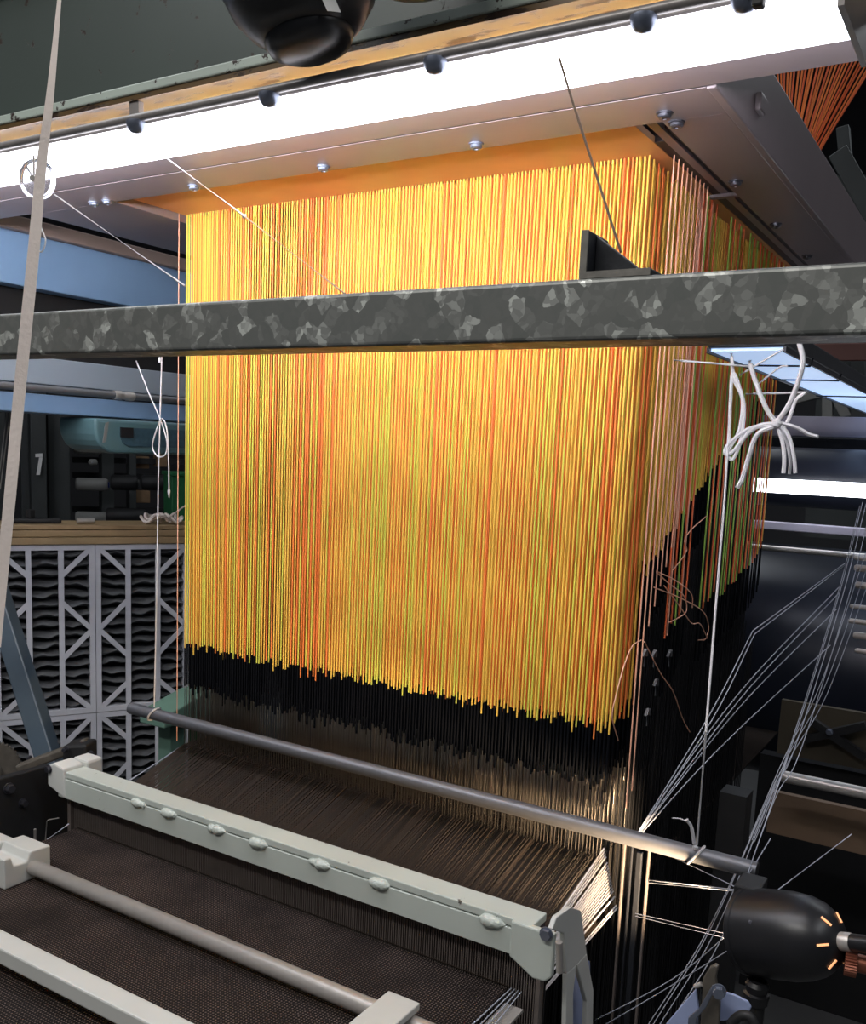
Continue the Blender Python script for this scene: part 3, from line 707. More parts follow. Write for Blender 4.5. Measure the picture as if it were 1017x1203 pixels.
# ------------------------------------------------------------------ loom side at the lower left
t = thing('loom_side', (-1.85, 1.3, 0.0), 'black greasy side frame of the loom at the lower left', 'loom part')
MB().prism([(at(0, 905, x=-1.79).y - 0.2, 0.40), (1.36, 0.40), (1.36, 0.83), (1.30, 0.86), (1.12, 0.865), (at(0, 905, x=-1.79).y - 0.2, 0.84)], (-1.80, 0, 0), (0, 1, 0), (0, 0, 1), (0.02, 0, 0)).build('side_plate', M['blackmat'], t, bevel=0.003)
pa, pb = at(22, 903, y=1.36), at(104, 872, y=1.45)
MB().bar(pa, pb, 0.030, 0.022).build('lever', M['grease'], t, bevel=0.005)
pb2 = at(94, 884, y=1.43)
MB().obox(pb2, (0.028, 0.012, 0.004), (-0.012, 0.026, 0), (0, 0, 0.026)).build('clamp', M['blackmat'], t, bevel=0.006)
for (u, v, r) in ((107, 886, 0.007), (78, 880, 0.006), (36, 890, 0.005)):
    hexbolt(at(u, v, y=1.39), (0.3, -1, 0), r, t, 'bolt_dark', 0.012)
for (u, v, r) in ((10, 926, 0.010), (26, 943, 0.008)):
    hexbolt(at(u, v, x=-1.779), (1, 0, 0), r, t, 'bolt_dark', 0.012)
MB().prism([(u, v) for u, v in ((0, 0), (0.11, -0.012), (0.115, 0.02), (0.0, 0.034))], at(-8, 1003, y=1.20), (1, 0, 0), (0, 0.45, 0.9), (0, -0.02, 0.002)).build('guide_shoe', M['steel'], t, bevel=0.003)
MB().prism([(u, v) for u, v in ((0, 0), (0.075, 0), (0.075, 0.028), (0.02, 0.03))], at(2, 1004, y=1.16), (1, 0, 0), (0, 0.2, 1), (0, 0.012, 0)).build('guide_face', M['paleblue'], t, bevel=0.002)
MB().tube([at(41, 992, y=1.22), at(41, 974, y=1.22)], 0.0028, 8).build('pin', M['steel'], t, True)
MB().tube([at(53, 990, y=1.25), at(55, 965, y=1.25), at(57, 963, y=1.25), at(69, 961, y=1.25)], 0.0012, 6).build('wire_hook', M['steel'], t, True)
MB().tube([at(47, 992, y=1.20), at(81, 968, y=1.25)], 0.0018, 6).build('wire', M['thread'], t, True)
# toothed wheel
gc = at(-12, 905, y=1.55)
g = thing('gear_wheel', gc, 'dark toothed wheel at the left edge beside the lever', 'gear')
m = MB(); N = 48; Rg = 0.085; ga = Vector((0.8, -0.55, 0.1)); d_, a_, b_ = frame_of(ga)
poly = []
for k in range(N * 2):
    r = Rg if k % 2 else Rg * 0.94
    poly.append((r * math.cos(PI * k / N), r * math.sin(PI * k / N)))
m.prism(poly, gc - d_ * 0.012, a_, b_, d_ * 0.024); m.build('rim', M['grease'], g)
MB().lathe(gc, d_, [(0.03, 0.0125), (0.03, 0.03), (0.02, 0.034), (0, 0.034)], 20).build('hub', M['grease'], g, True)
# slanted slate-blue bar
p0, p1 = at(-6, 690, y=1.62), at(62, 905, y=1.56)
o = MB().bar(p0, p1, 0.055, 0.05, (0.4, -0.9, 0.2)).build('slanted_bar', M['olive'], None, bevel=0.004); tag(o, 'slate-blue painted bar slanting in front of the filters', 'bar')
# green casting under the rod
t = thing('green_casting', at(190, 895, y=1.80), 'green cast-iron block at the left end of the warp', 'loom part')
q0, q1 = at(176, 893, y=1.80), at(212, 862, y=1.98)
MB().prism([(1.78, 0.80), (1.99, 0.80), (1.99, 0.87), (1.93, 0.87), (1.78, 0.835)], (q0.x - 0.02, 0, 0), (0, 1, 0), (0, 0, 1), (0.10, 0, 0)).build('body', M['greenbox'], t, bevel=0.004)
MB().box(q0.x, q0.x + 0.05, 1.83, 1.89, 0.0, 0.7995).build('foot', M['greenbox'], t, bevel=0.003)
# ------------------------------------------------------------------ left gantry beams
t = thing('gantry_beam', (-2.3, 2.5, 1.97), 'pale blue painted gantry beam behind the frame at the left', 'beam')
MB().box(-2.42, -2.25, 0.9, 5.2, 1.972, 2.105).build('web', M['blue'], t, bevel=0.003)
MB().box(-2.44, -2.23, 0.9, 5.2, 2.1055, 2.140).build('top_band', M['brownband'], t, bevel=0.003)
MB().box(-2.42, -2.30, 0.9, 5.2, 1.80, 1.9715).build('recess', M['blackmat'], t)
t = thing('cable_trunking', (-2.3, 2.5, 1.65), 'blue-grey trunking below the galvanised bar at the left', 'trunking')
MB().box(-2.42, -2.25, 0.9, 5.2, 1.726, 1.797).build('upper_panel', M['bluegrey'], t, bevel=0.003)
MB().box(-2.42, -2.245, 0.9, 5.2, 1.650, 1.700).build('lower_panel', M['blue'], t, bevel=0.003)
MB().cyl((-2.243, 0.9, 1.714), (-2.243, 5.2, 1.714), 0.010, 12).build('conduit', M['satin'], t, True)
p = at(148, 463, x=-2.232)
MB().lathe((-2.243, p.y - 0.035, 1.714), (0, 1, 0), [(0.0125, 0), (0.0135, 0.01), (0.0135, 0.025), (0.0115, 0.028), (0.0115, 0.042), (0.0135, 0.045), (0.0135, 0.06), (0.0125, 0.07)], 14).build('coupling', M['steel'], t, True)
# teal hood
y0 = at(112, 500, x=-2.20).y; y1 = y0 + 1.4
t = thing('teal_hood', (-2.2, y0, 1.55), 'rounded teal machine hood with a dark inset panel', 'hood')
zt, zb = at(130, 492, x=-2.2).z, at(140, 533, x=-2.2).z
prof = [(y0, zt)] + [(y0 + 0.07 - 0.07 * math.cos(a), zb + 0.07 - 0.07 * math.sin(a)) for a in [PI / 2 * k / 6 for k in range(7)]] + [(y1, zb), (y1, zt)]
MB().prism(prof, (-2.36, 0, 0), (0, 1, 0), (0, 0, 1), (0.16, 0, 0)).build('hood', M['teal'], t, bevel=0.01, seg=3)
ya = at(141, 502, x=-2.198).y
prof = [(ya, zt - 0.022), (ya, zb + 0.05), (ya + 0.01, zb + 0.03), (ya + 0.03, zb + 0.022), (y1 - 0.1, zb + 0.022), (y1 - 0.1, zt - 0.022)]
MB().prism(prof, (-2.1995, 0, 0), (0, 1, 0), (0, 0, 1), (0.003, 0, 0)).build('inset_panel', M['tealdark'], t)
pl = at(148, 508, x=-2.195)
MB().box(-2.1964, -2.193, pl.y - 0.02, pl.y + 0.025, pl.z - 0.014, pl.z + 0.014).build('nameplate', M['blackmat'], t)
pl = at(124, 508, x=-2.1995)
MB().obox(pl, (0.001, 0, 0), (0, 0.006, 0.002), (0, 0.005, 0.028)).build('sticker', M['spool'], t)

# ------------------------------------------------------------------ filter stack (turned towards the camera)
fd = ray(2614, 568); fd.z = 0; fd.normalize(); ang = math.atan2(fd.y, fd.x)
f0 = at(112, 640, d=3.3)           # top of the joint between the two columns
FW, FH, FT = 0.326, 0.603, 0.09
fnorm = Vector((fd.y, -fd.x, 0))   # towards camera
pm = MB(); vs = []; fs = []; NXp = 26
rng = random.Random(5)
def pleat_mesh(seed):
    rng = random.Random(seed); m = MB(); vs = []; fs = []
    ph = rng.uniform(0, 6)
    for i in range(NXp):
        x = -FW / 2 + 0.012 + (FW - 0.024) * i / (NXp - 1)
        dz = 0.0045 * math.sin(ph + x * 40) + 0.003 * math.sin(2 * ph + x * 95) + rng.uniform(-0.0012, 0.0012)
        dy = 0.006 * math.sin(ph * 3 + x * 60)
        vs += [(x, 0.070, dz * 0.3 + 0.016), (x, 0.014 + dy, dz + 0.004), (x, 0.010 + dy, dz), (x, 0.014 + dy, dz - 0.004), (x, 0.070, dz * 0.3 - 0.016)]
    for i in range(NXp - 1):
        for k in range(4): fs.append((i * 5 + k, i * 5 + k + 1, i * 5 + 6 + k, i * 5 + 5 + k))
    m.add(vs, fs); return m.mesh('pleat', M['pleat'], smooth=True)
PLE = [pleat_mesh(s) for s in range(5)]
def filter_frame():
    m = MB(); e = 0.018; hw = FW / 2
    def seg(a, b, wd=0.017):
        (xa, za), (xb, zb) = a, b
        m.bar((xa, 0.004, za), (xb, 0.004, zb), wd, 0.0045, (0, 1, 0))
    m.box(-hw, -hw + e, 0, FT, 0, FH); m.box(hw - e, hw, 0, FT, 0, FH); m.box(-hw + e, hw - e, 0, FT, 0, e); m.box(-hw + e, hw - e, 0, FT, FH - e, FH)
    x1, x2 = -0.052, 0.052
    m.box(x1 - 0.009, x1 + 0.009, 0.0005, 0.009, e, FH - e); m.box(x2 - 0.009, x2 + 0.009, 0.0005, 0.009, e, FH - e)
    for s in (-1, 1):
        L = s * (hw - e * 0.6); Rr = s * 0.052; H_ = FH
        seg((L, H_ - 0.010), (Rr, H_ * 0.82)); seg((Rr, H_ * 0.67), (L, H_ * 0.5)); seg((L, H_ * 0.5), (Rr, H_ * 0.33)); seg((Rr, H_ * 0.17), (L, 0.010))
    return m.mesh('frame', M['card'])
FRM = filter_frame()
names = {(-1, 0): 'upper left pleated air filter in a white die-cut frame', (0, 0): 'upper pleated air filter right of the joint, beside the cords', (1, 0): 'upper pleated air filter partly hidden behind the cords',
         (-1, 1): 'lower left pleated air filter behind the slanted bar', (0, 1): 'lower pleated air filter above the green casting', (1, 1): 'lower pleated air filter hidden behind the heddles'}
for (ci, ri) in ((-1, 0), (0, 0), (-1, 1), (0, 1)):
    base = f0 + fd * (FW * (ci + 0.5) + 0.002 * ci) + Vector((0, 0, -FH * (ri + 1) - 0.003 * ri))
    t = thing('air_filter', base, names[(ci, ri)], 'air filter', 'air filters stacked behind the loom')
    t.rotation_euler = (0, 0, ang)
    put('frame', FRM, t, (0, 0, 0), local=True)
    for k in range(16):
        put('pleat', PLE[(k * 3 + ci + ri * 2) % 5], t, (0, 0, 0.034 + k * 0.0357 + 0.0), local=True)
    put('backing', MB().box(-FW / 2 + 0.019, FW / 2 - 0.019, 0.071, 0.075, 0.019, FH - 0.019).mesh('backing', M['blackmat']), t, (0, 0, 0), local=True)
# stacked boards on the filters
def rack_local(dx, dy, dz): return f0 + fd * dx - fnorm * dy + Vector((0, 0, dz))
for k in range(3):
    h = (0.0, 0.026, 0.050, 0.066)
    t = MB(); c = rack_local(-0.25, 0.12, (h[k] + h[k + 1]) / 2 + 0.0008)
    t.obox(c, fd * 0.75, fnorm * (0.125 - 0.01 * k), Vector((0, 0, (h[k + 1] - h[k]) / 2 - 0.0012)))
    o = t.build('wooden_board', M['wood'], None, bevel=0.002)
    tag(o, ('thick wooden board lying directly on the air filters', 'wooden board in the middle of the pile on the filters', 'top wooden board of the pile, carrying tools')[k], 'board')
zt = 0.0665
p = rack_local(-0.02, 0.08, zt + 0.011)
o = MB().lathe(p - fd * 0.03, fd, [(0.008, 0), (0.0105, 0.002), (0.0105, 0.058), (0.008, 0.06)], 14).build('metal_sleeve', M['steel'], None, True); tag(o, 'short shiny metal sleeve on the boards', 'tool')
t = thing('black_tool', rack_local(-0.16, 0.09, zt), 'black hand tool lying on the boards at the left', 'tool')
MB().bar(rack_local(-0.27, 0.09, zt + 0.010), rack_local(-0.10, 0.09, zt + 0.010), 0.03, 0.018).build('handle', M['blackmat'], t, bevel=0.006)
MB().bar(rack_local(-0.215, 0.09, zt + 0.0195), rack_local(-0.175, 0.09, zt + 0.0195), 0.03, 0.001).build('grip', M['iron'], t)
MB().box(*(lambda q: (q.x - 0.012, q.x + 0.012, q.y - 0.012, q.y + 0.012, q.z + 0.0195, q.z + 0.05))(rack_local(-0.20, 0.09, zt))).build('jaw', M['blackmat'], t, bevel=0.004)
t = thing('rope_bundle', rack_local(0.24, 0.09, zt), 'beige knotted bundle of rope on the boards beside the cords', 'rope')
for k in range(7):
    q = rack_local(0.19 + 0.018 * k, 0.08 + 0.012 * (k % 3), zt + 0.016 + 0.008 * (k % 2))
    pts = [q + Vector((0.022 * math.cos(a), 0.018 * math.sin(a), 0.010 * math.sin(2 * a + k))) for a in [2 * PI * i / 14 for i in range(15)]]
    MB().tube(pts, 0.006, 6).build('coil', M['tape'], t, True)
MB().tube(spline([rack_local(0.27, 0.08, zt + 0.02), at(212, 598, d=3.2), at(221, 592, d=3.2)], 6), 0.0028, 6).build('tail', M['tape'], t, True)
# support under the filters
o = MB().obox(f0 + fd * -0.1 - fnorm * 0.1 + Vector((0, 0, -FH * 2 - 0.006)) * 0.5 + Vector((0, 0, -f0.z / 2 + 0.0)), fd * 0.7, fnorm * 0.13, Vector((0, 0, (f0.z - FH * 2 - 0.008) / 2))).build('pallet', M['wood']); tag(o, 'low wooden pallet under the air filters', 'pallet')

# ------------------------------------------------------------------ far loom in the left background
D = 4.6
t = thing('far_loom', at(90, 640, d=D), 'dark loom frame in the left background marked with a white 7', 'loom')
for (u0, u1, dd) in ((24, 33, 4.5), (36, 53, 4.45), (56, 80, 4.6), (118, 132, 5.0), (150, 158, 5.1), (-12, 6, 4.5)):
    a = at((u0 + u1) / 2, 560, d=dd); wd = (u1 - u0) / F * dd
    MB().obox((a.x, a.y, 1.1), fd * wd / 2, fnorm * 0.05, Vector((0, 0, 1.1))).build('upright', M['darkmachine'], t, bevel=0.004)
for v in (540, 558, 598):
    a, b = at(85, v, d=5.0), at(240, v + 3, d=5.3); MB().bar(a, b, 0.04, 0.03).build('crossbar', M['blackmat'], t)
# the painted 7
def px_plane(u, v): return at(u, v, d=4.38)
def stroke(pix, name='numeral_stroke'):
    pts = [px_plane(u, v) for u, v in pix]
    n = len(pts); r = ray(46, 537).normalized() * 0.003
    MB().add(pts + [p + r for p in pts], [tuple(range(n)), tuple(reversed(range(n, 2 * n)))] + [(k, (k + 1) % n + 0, (k + 1) % n + n, k + n) for k in range(n)]).build(name, M['sign'], t)
stroke([(41.5, 533), (50, 532.5), (50, 537), (41.5, 537)])
stroke([(46, 537.2), (50, 537.2), (47, 558), (42.6, 558)])
G = 'spools on the far loom'
for i, (u, v, r, L, mt, lab) in enumerate(((103, 526, 7.5, 15, 'spool', 'pale spool on the far loom, just under the teal hood'), (108, 569, 7.5, 18, 'spool', 'pale blue-cored spool on the far loom at middle height'), (108, 608, 7, 18, 'spool', 'pale blue-cored spool on the far loom just above the boards'),
        (146, 567, 9, 15, 'blackmat', 'black spool on the far loom left of the lower carton'), (180, 567, 9, 13, 'blackmat', 'black spool on the far loom near the green bin'), (148, 606, 9, 22, 'blackmat', 'black spool on the far loom just above the boards'))):
    c = at(u, v, d=4.7); ax = (fd * 0.97 + fnorm * 0.25).normalized(); s = 4.7 / F
    t = thing('spool', c, lab, 'spool', G)
    MB().lathe(c - ax * L * s, ax, [(r * s * 0.8, 0), (r * s, 0.01), (r * s, L * 2 * s - 0.01), (r * s * 0.8, L * 2 * s)], 20).build('winding', M[mt], t, True)
    MB().cyl(c + ax * L * s, c + ax * (L * s + 0.006), r * s * 0.45, 12).build('core', M['spoolblue' if mt == 'spool' and i else 'spool'], t)
for i, (u, v, lab) in enumerate(((165, 543, 'upper brown carton on the far loom'), (166, 583, 'lower brown carton on the far loom'), (188, 541, 'small brown carton on the far loom near the green bin'))):
    c = at(u, v, d=5.2); s = 5.2 / F
    w_ = 8 if i < 2 else 6
    o = MB().obox(c, fd * w_ * s, fnorm * 0.05, Vector((0, 0, 7 * s))).build('carton', M['carton'], None, bevel=0.003); tag(o, lab, 'carton', 'cartons on the far loom')
t = thing('green_bin', at(214, 630, d=4.3), 'green plastic bin in the background at the left edge of the cords', 'bin')
c = at(216, 600, d=4.3)
MB().prism([(-0.06, -c.z), (0.06, -c.z), (0.075, 0.16), (-0.075, 0.16)], c - fnorm * 0.08, fd, Vector((0, 0, 1)), fnorm * 0.16).build('body', M['binGreen'], t, bevel=0.006)
MB().obox(c + Vector((0, 0, 0.168)), fd * 0.082, fnorm * 0.09, (0, 0, 0.008)).build('rim', M['binGreen'], t, bevel=0.003)
t = thing('wire_lamp', at(98, 502, d=4.6), 'small bright fitting between the dark uprights', 'fitting')
for u, v in ((89, 502), (97, 503)):
    MB().lathe(at(u, v, d=4.6), (0.3, -1, 0), [(0.012, -0.02), (0.012, 0.0), (0.007, 0.008), (0, 0.009)], 12).build('cap', M['sign'], t, True)
MB().lathe(at(107, 543, d=4.6), (0.3, -1, 0), [(0.016, -0.03), (0.016, 0), (0.008, 0.012), (0, 0.013)], 14).build('knob', M['spool'], t, True)
t = thing('hanging_wires', at(5, 520, d=2.6), 'thin dark wires hanging at the left edge beside the tape', 'wire')
for u0, u1 in ((12, 0), (8, -3)):
    MB().tube([at(u0, 484, d=2.6), at(u1, 575, d=2.6)], 0.0018).build('wire', M['spool'], t, True)

# ------------------------------------------------------------------ right background
t = thing('side_luminaire', (-0.46, 3.0, 1.80), 'slanting blue-white luminaire running away at the right of the cords', 'luminaire')
MB().box(-0.515, -0.385, 1.80, 5.5, 1.8005, 1.806).build('diffuser', M['light3'], t)
MB().box(-0.520, -0.380, 1.79, 5.5, 1.8065, 1.84).build('housing', M['iron'], t, bevel=0.003)
for s, x in ((0, -0.5205), (1, -0.384)): MB().box(x, x + 0.005, 1.79, 5.5, 1.796, 1.806).build('edge', M['iron'], t)
for yy in (2.0, 2.35, 2.9):
    MB().tube([(-0.523, yy, 1.81), (-0.520, yy, 1.794), (-0.38, yy + 0.03, 1.794), (-0.376, yy + 0.03, 1.81)], 0.0022).build('wire_tie', M['iron'], t, True)
t = thing('tube_lamp', at(950, 573, y=3.0), 'glowing horizontal fluorescent tube behind the cords at the right', 'tube lamp')
a, b = at(880, 569, y=3.0), at(1090, 580, y=3.0)
MB().cyl((a.x, 3.0, a.z), (0.3, 3.0, a.z), 0.021, 20).build('tube', M['light2'], t, True)
MB().cyl((a.x - 0.04, 3.0, a.z), (a.x - 0.0005, 3.0, a.z), 0.022, 20).build('end_cap', M['satin'], t, True)
# big black rollers behind the tube
def xroller(name, v, y, r, mat, label, cat, x0=-0.95, x1=1.6, u=960):
    p = at(u, v, y=y); t = thing(name, (0, y, p.z), label, cat)
    MB().lathe((x0, y, p.z), (1, 0, 0), [(r * 0.9, 0), (r, 0.01), (r, x1 - x0 - 0.01), (r * 0.9, x1 - x0)], 32).build('barrel', M[mat], t, True)
    MB().lathe((x0 - 0.1, y, p.z), (1, 0, 0), [(0.03, 0), (0.03, 0.099)], 14).build('journal', M['satin'], t, True)
    return t
xroller('guide_roller', 562, 3.4, 0.10, 'roller', 'black guide roller directly behind the glowing tube', 'roller')
xroller('warp_beam', 780, 3.75, 0.44, 'roller', 'large black warp beam low behind the heddles at the right', 'warp beam')
def xbar(name, v0, v1, y, mat, label, cat, x0=-0.9, x1=1.5, dp=0.03, u=950):
    a, b = at(u, v0, y=y), at(u, v1, y=y)
    o = MB().box(x0, x1, y, y + dp, b.z, a.z).build(name, M[mat], None, bevel=0.003); return tag(o, label, cat)
xbar('cross_rail', 616, 626, 3.05, 'lav', 'flat lavender rail just below the glowing tube', 'rail')
xbar('machine_rail', 489, 513, 3.6, 'lav', 'wide lavender rail above the black guide roller', 'rail')
xbar('dark_rail', 514, 532, 3.75, 'iron', 'dark rail between the lavender rail and the guide roller', 'rail')
xbar('rust_beam', 404, 424, 5.0, 'rust', 'rust-red beam under the bar in the right background', 'beam', -1.2, 2.4)
a = at(950, 648, y=2.95)
o = MB().cyl((-0.85, 2.95, a.z), (1.4, 2.95, a.z), 0.0085, 14).build('lease_rod', M['steel'], None, True); tag(o, 'thin bright rod running below the lavender rail', 'rod')
# machinery clutter in the upper right
t = thing('background_machine', at(970, 450, y=5.2), 'grey machine frame in the upper right background', 'machine')
for (u0, v0, u1, v1, th) in ((930, 470, 1030, 445, 0.05), (960, 425, 1000, 500, 0.05), (985, 420, 1030, 470, 0.06), (940, 500, 1040, 492, 0.06), (1008, 420, 1010, 540, 0.07), (972, 425, 972, 500, 0.05)):
    MB().bar(at(u0, v0, y=5.3), at(u1, v1, y=5.3), th, th, (0, 1, 0.01)).build('strut', M['spool'] if th == 0.05 else M['darkmachine'], t, bevel=0.004)
MB().obox(at(1010, 451, y=5.1), (0.02, 0, 0), (0, 0.02, 0), (0, 0, 0.03)).build('red_tag', M['cord_red'], t)
MB().box(-1.0, 2.5, 5.6, 5.65, 1.2, 2.6).build('panel', M['darkmachine'], t)
t = thing('overhead_machine', at(1000, 240, y=4.5), 'dark machine parts beside the frame at the upper right', 'machine')
for (u0, v0, u1, v1, th) in ((985, 180, 1030, 260, 0.08), (960, 215, 1040, 215, 0.05), (990, 150, 1000, 260, 0.05), (1000, 240, 1050, 246, 0.03)):
    MB().bar(at(u0, v0, y=4.5), at(u1, v1, y=4.5), th, th, (0, 1, 0.01)).build('strut', M['darkmachine'], t, bevel=0.004)
# stacked pale rods at the right edge
for i, (u, v, lab) in enumerate(((1003, 655, 'topmost'), (1003, 667, 'second'), (1004, 687, 'third'), (998, 712, 'fourth'), (996, 729, 'fifth'), (1002, 746, 'sixth'), (1004, 764, 'lowest'))):
    p = at(u, v, y=2.2)
    r = 0.0055 if i not in (1, 2, 5) else 0.0075
    o = MB().lathe((p.x, 2.2, p.z), (1, 0, 0), [(r * 0.6, 0), (r, 0.004), (r, 1.0)], 12).build('creel_rod', M['steel'], None, True)
    tag(o, lab + ' of the seven bright rods stacked at the right edge', 'rod', 'creel rods')
t = thing('creel_stand', at(1040, 700, y=2.24), 'dark stand behind the stacked rods at the right edge', 'stand')
MB().box(0.15, 0.95, 2.215, 2.26, 0.0, 1.55).build('post', M['blackmat'], t)
# lower right: steel rod, brown crate, cross brace
p = at(915, 911, y=2.3)
o = MB().lathe((p.x, 2.3, p.z), (1, 0, 0), [(0.008, 0), (0.014, 0.006), (0.014, 1.2)], 18).build('steel_rod', M['steel'], None, True); tag(o, 'polished steel rod above the brown board at the lower right', 'rod')
t = thing('brown_board', at(960, 960, y=2.45), 'brown wooden board below the polished rod at the lower right', 'board')
a, b = at(905, 925, y=2.45), at(1017, 1005, y=2.45)
MB().box(a.x, a.x + 1.3, 2.45, 2.47, b.z, a.z - 0.01).build('board', M['brownboard'], t)
t = thing('olive_panel', at(960, 890, y=2.8), 'dim olive panel with a crossed brace at the right', 'panel')
a, b = at(918, 822, y=2.8), at(1017, 905, y=2.8)
MB().box(a.x, a.x + 1.3, 2.8, 2.82, b.z, a.z).build('panel', M['olivedim'], t)
for (u0, v0, u1, v1) in ((945, 868, 1017, 852), (950, 845, 1017, 890)):
    MB().bar(at(u0, v0, y=2.77), at(u1, v1, y=2.77), 0.022, 0.02, (0, 1, 0.01)).build('brace', M['blackmat'], t)
hexbolt(at(974, 860, y=2.755), (0, -1, 0), 0.008, t)
o = MB().box(-0.57, 1.5, 2.85, 2.9, 0.0, 0.74).build('dark_guard', M['blackmat']); tag(o, 'black guard panel low behind the black lamp', 'panel')
o = MB().box(-0.50, -0.44, 2.10, 2.16, 0.0, 0.86).build('guard_post', M['blackmat']); tag(o, 'black guard post right of the heddles', 'post')

# ------------------------------------------------------------------ vertical heddle end rails at the right
t = thing('heddle_guide', (-0.585, 1.60, 0.5), 'upright dark steel guide strips at the right end of the heddles', 'guide')
for (u, wd, mat, v0) in ((727, 0.004, 'reed', 990), (736, 0.004, 'iron', 985), (745, 0.010, 'iron', 1000), (756, 0.004, 'reed', 990)):
    p = at(u, 1080, y=1.60)
    MB().box(p.x - wd / 2, p.x + wd / 2, 1.598, 1.606, 0.2, at(u, v0, y=1.60).z).build('strip', M[mat], t, bevel=0.001)

# ------------------------------------------------------------------ pale threads at the right
def bundle(label, lines, r=0.0009):
    t = thing('thread_bundle', Vector(lines[0][0]), label, 'threads')
    for pts in lines: MB().tube(spline(pts, 6) if len(pts) > 2 else pts, r, 5).build('thread', M['thread'], t, True)
    return t
def pl(*a): return [at(u, v, y=yy) for u, v, yy in a]
L = []
for du, dv in ((0, 0), (4, 2), (9, 10), (-3, 4)):
    L.append(pl((1013 + du, 590 + dv, 2.2), (985 + du, 700 + dv, 2.05), (930 + du, 875 + dv, 1.85), (905 + du * 0.5, 930 + dv, 1.78), (835 + du * 1.5, 1090 + dv, 1.62), (760 + du * 2, 1215, 1.5)))
bundle('pale thread bundle falling from the right edge down to the bottom', L)
L = []
for k in range(3):
    L.append(pl((1020, 640 + 22 * k, 2.2), (965 + 3 * k, 800 + 8 * k, 2.0), (921 + 2 * k, 890 + 3 * k, 1.85), (880 + 3 * k, 985 + 2 * k, 1.75)))
bundle('faint thread bundle crossing behind the brighter falling one', L, 0.0008)
L = []
for (a, b, c) in (((992, 662), (884, 741), (832, 842)), ((992, 664), (886, 745), (836, 846))):
    L.append(pl((*a, 2.1), (*b, 1.85))); L.append(pl((*b, 1.85), (*c, 1.72), (745, 985, 1.61)))
for (a, b, c) in (((985, 690), (880, 800), (800, 905)), ((985, 697), (882, 806), (805, 905)), ((982, 716), (880, 818), (806, 908)), ((975, 758), (880, 845), (815, 910))):
    L.append(pl((*a, 2.1), (*b, 1.85), (*c, 1.70), (742, 992, 1.61)))
bundle('bluish thread bundle drawn across to the lower heddles', L, 0.0011)
L = [pl((762, 1037, 1.60), (866, 1047, 1.5)), pl((762, 1034, 1.6), (800, 1038, 1.56), (868, 1046, 1.5)), pl((770, 997, 1.6), (868, 1044, 1.5)), pl((745, 1073, 1.6), (862, 1099, 1.5)), pl((745, 1076, 1.6), (860, 1104, 1.5))]
bundle('slack threads running from the heddles to the black lamp', L, 0.0011)
L = [pl((690, 1203, 1.5), (790, 1150, 1.5), (866, 1088, 1.46)), pl((700, 1210, 1.5), (780, 1163, 1.5), (872, 1106, 1.46))]
bundle('two dark threads rising from the bottom to the black lamp', L, 0.0010)
L = [pl((868, 1045, 1.5), (905, 985, 1.62)), pl((872, 1044, 1.5), (925, 890, 1.8)), pl((910, 1048, 1.48), (1000, 980, 1.7))]
bundle('thin threads rising from the top of the black lamp', L, 0.0009)
# bright selvedge threads by the cloth edge
t = thing('catch_threads', (-0.60, 1.25, FZ), 'bright catch-selvedge threads at the right edge of the cloth', 'threads')
for k in range(4):
    MB().tube([(-0.604 + 0.006 * k, 1.283, FZ + 0.004), (-0.612 + 0.013 * k, 1.05, FZ + 0.003)], 0.0012, 5).build('thread', M['thread'], t, True)
MB().box(-0.598, -0.566, 1.10, 1.25, FZ - 0.006, FZ - 0.002).build('polished_guide', M['steel'], t)

# ------------------------------------------------------------------ tied strings in front of the luminaire
W = thing('tied_bow', at(912, 495, y=1.72), 'white strings tied in a bow beside the cords at the right', 'string')
def wtube(pix, r, y=1.72, nm='string', n=7, flat=None):
    MB().tube(spline([at(u, v, y=(q[0] if q else y)) for u, v, *q in pix], n), r, 8, flat=flat).build(nm, M['string'], W, True)
wtube([(938, 400), (943, 425), (935, 455), (925, 478), (912, 496)], 0.0068, nm='strand', flat=0.0045)
wtube([(880, 424), (888, 450), (900, 480), (911, 496)], 0.0062, nm='strand', flat=0.0042)
wtube([(913, 498), (892, 500), (876, 512), (862, 530), (852, 533), (856, 522), (880, 504), (905, 500)], 0.0058, nm='loop', flat=0.004)
wtube([(912, 500), (890, 510), (880, 535), (872, 562), (866, 573)], 0.0066, nm='tail', flat=0.0045)
wtube([(913, 496), (935, 502), (950, 510), (961, 513)], [0.0055 + 0.002 * k / 21 for k in range(22)], nm='tail', flat=0.003)
wtube([(913, 500), (919, 520), (921, 540), (920, 556)], 0.0034, nm='bow_loop')
wtube([(916, 498), (926, 512), (932, 535), (934, 556)], 0.0034, nm='bow_loop')
wtube([(916, 500), (924, 520), (928, 540), (927, 557)], 0.0095, nm='bow_fold', flat=0.002)
wtube([(948, 460), (935, 470), (928, 488), (921, 503)], 0.0034, nm='strand')
wtube([(859, 415), (862, 445), (872, 470), (868, 505), (856, 530), (860, 540), (869, 520), (874, 480), (866, 448), (860, 440), (858, 470), (856, 520)], 0.0032, nm='loose_loop')
MB().lathe(at(912, 497, y=1.715), (0.3, 0, 1), [(0, -0.010), (0.008, -0.005), (0.009, 0.002), (0, 0.010)], 12).build('knot', M['string'], W, True)
wtube([(792, 423, 1.66), (850, 428, 1.70), (884, 431, 1.74)], 0.0019, nm='tie')
wtube([(876, 463, 1.8), (945, 461, 1.8)], 0.0019, nm='tie')
wtube([(868, 441, 1.75), (920, 410, 1.76)], 0.0019, nm='tie')
wtube([(892, 450, 1.75), (915, 432, 1.78), (925, 430, 1.78)], 0.0019, nm='tie')

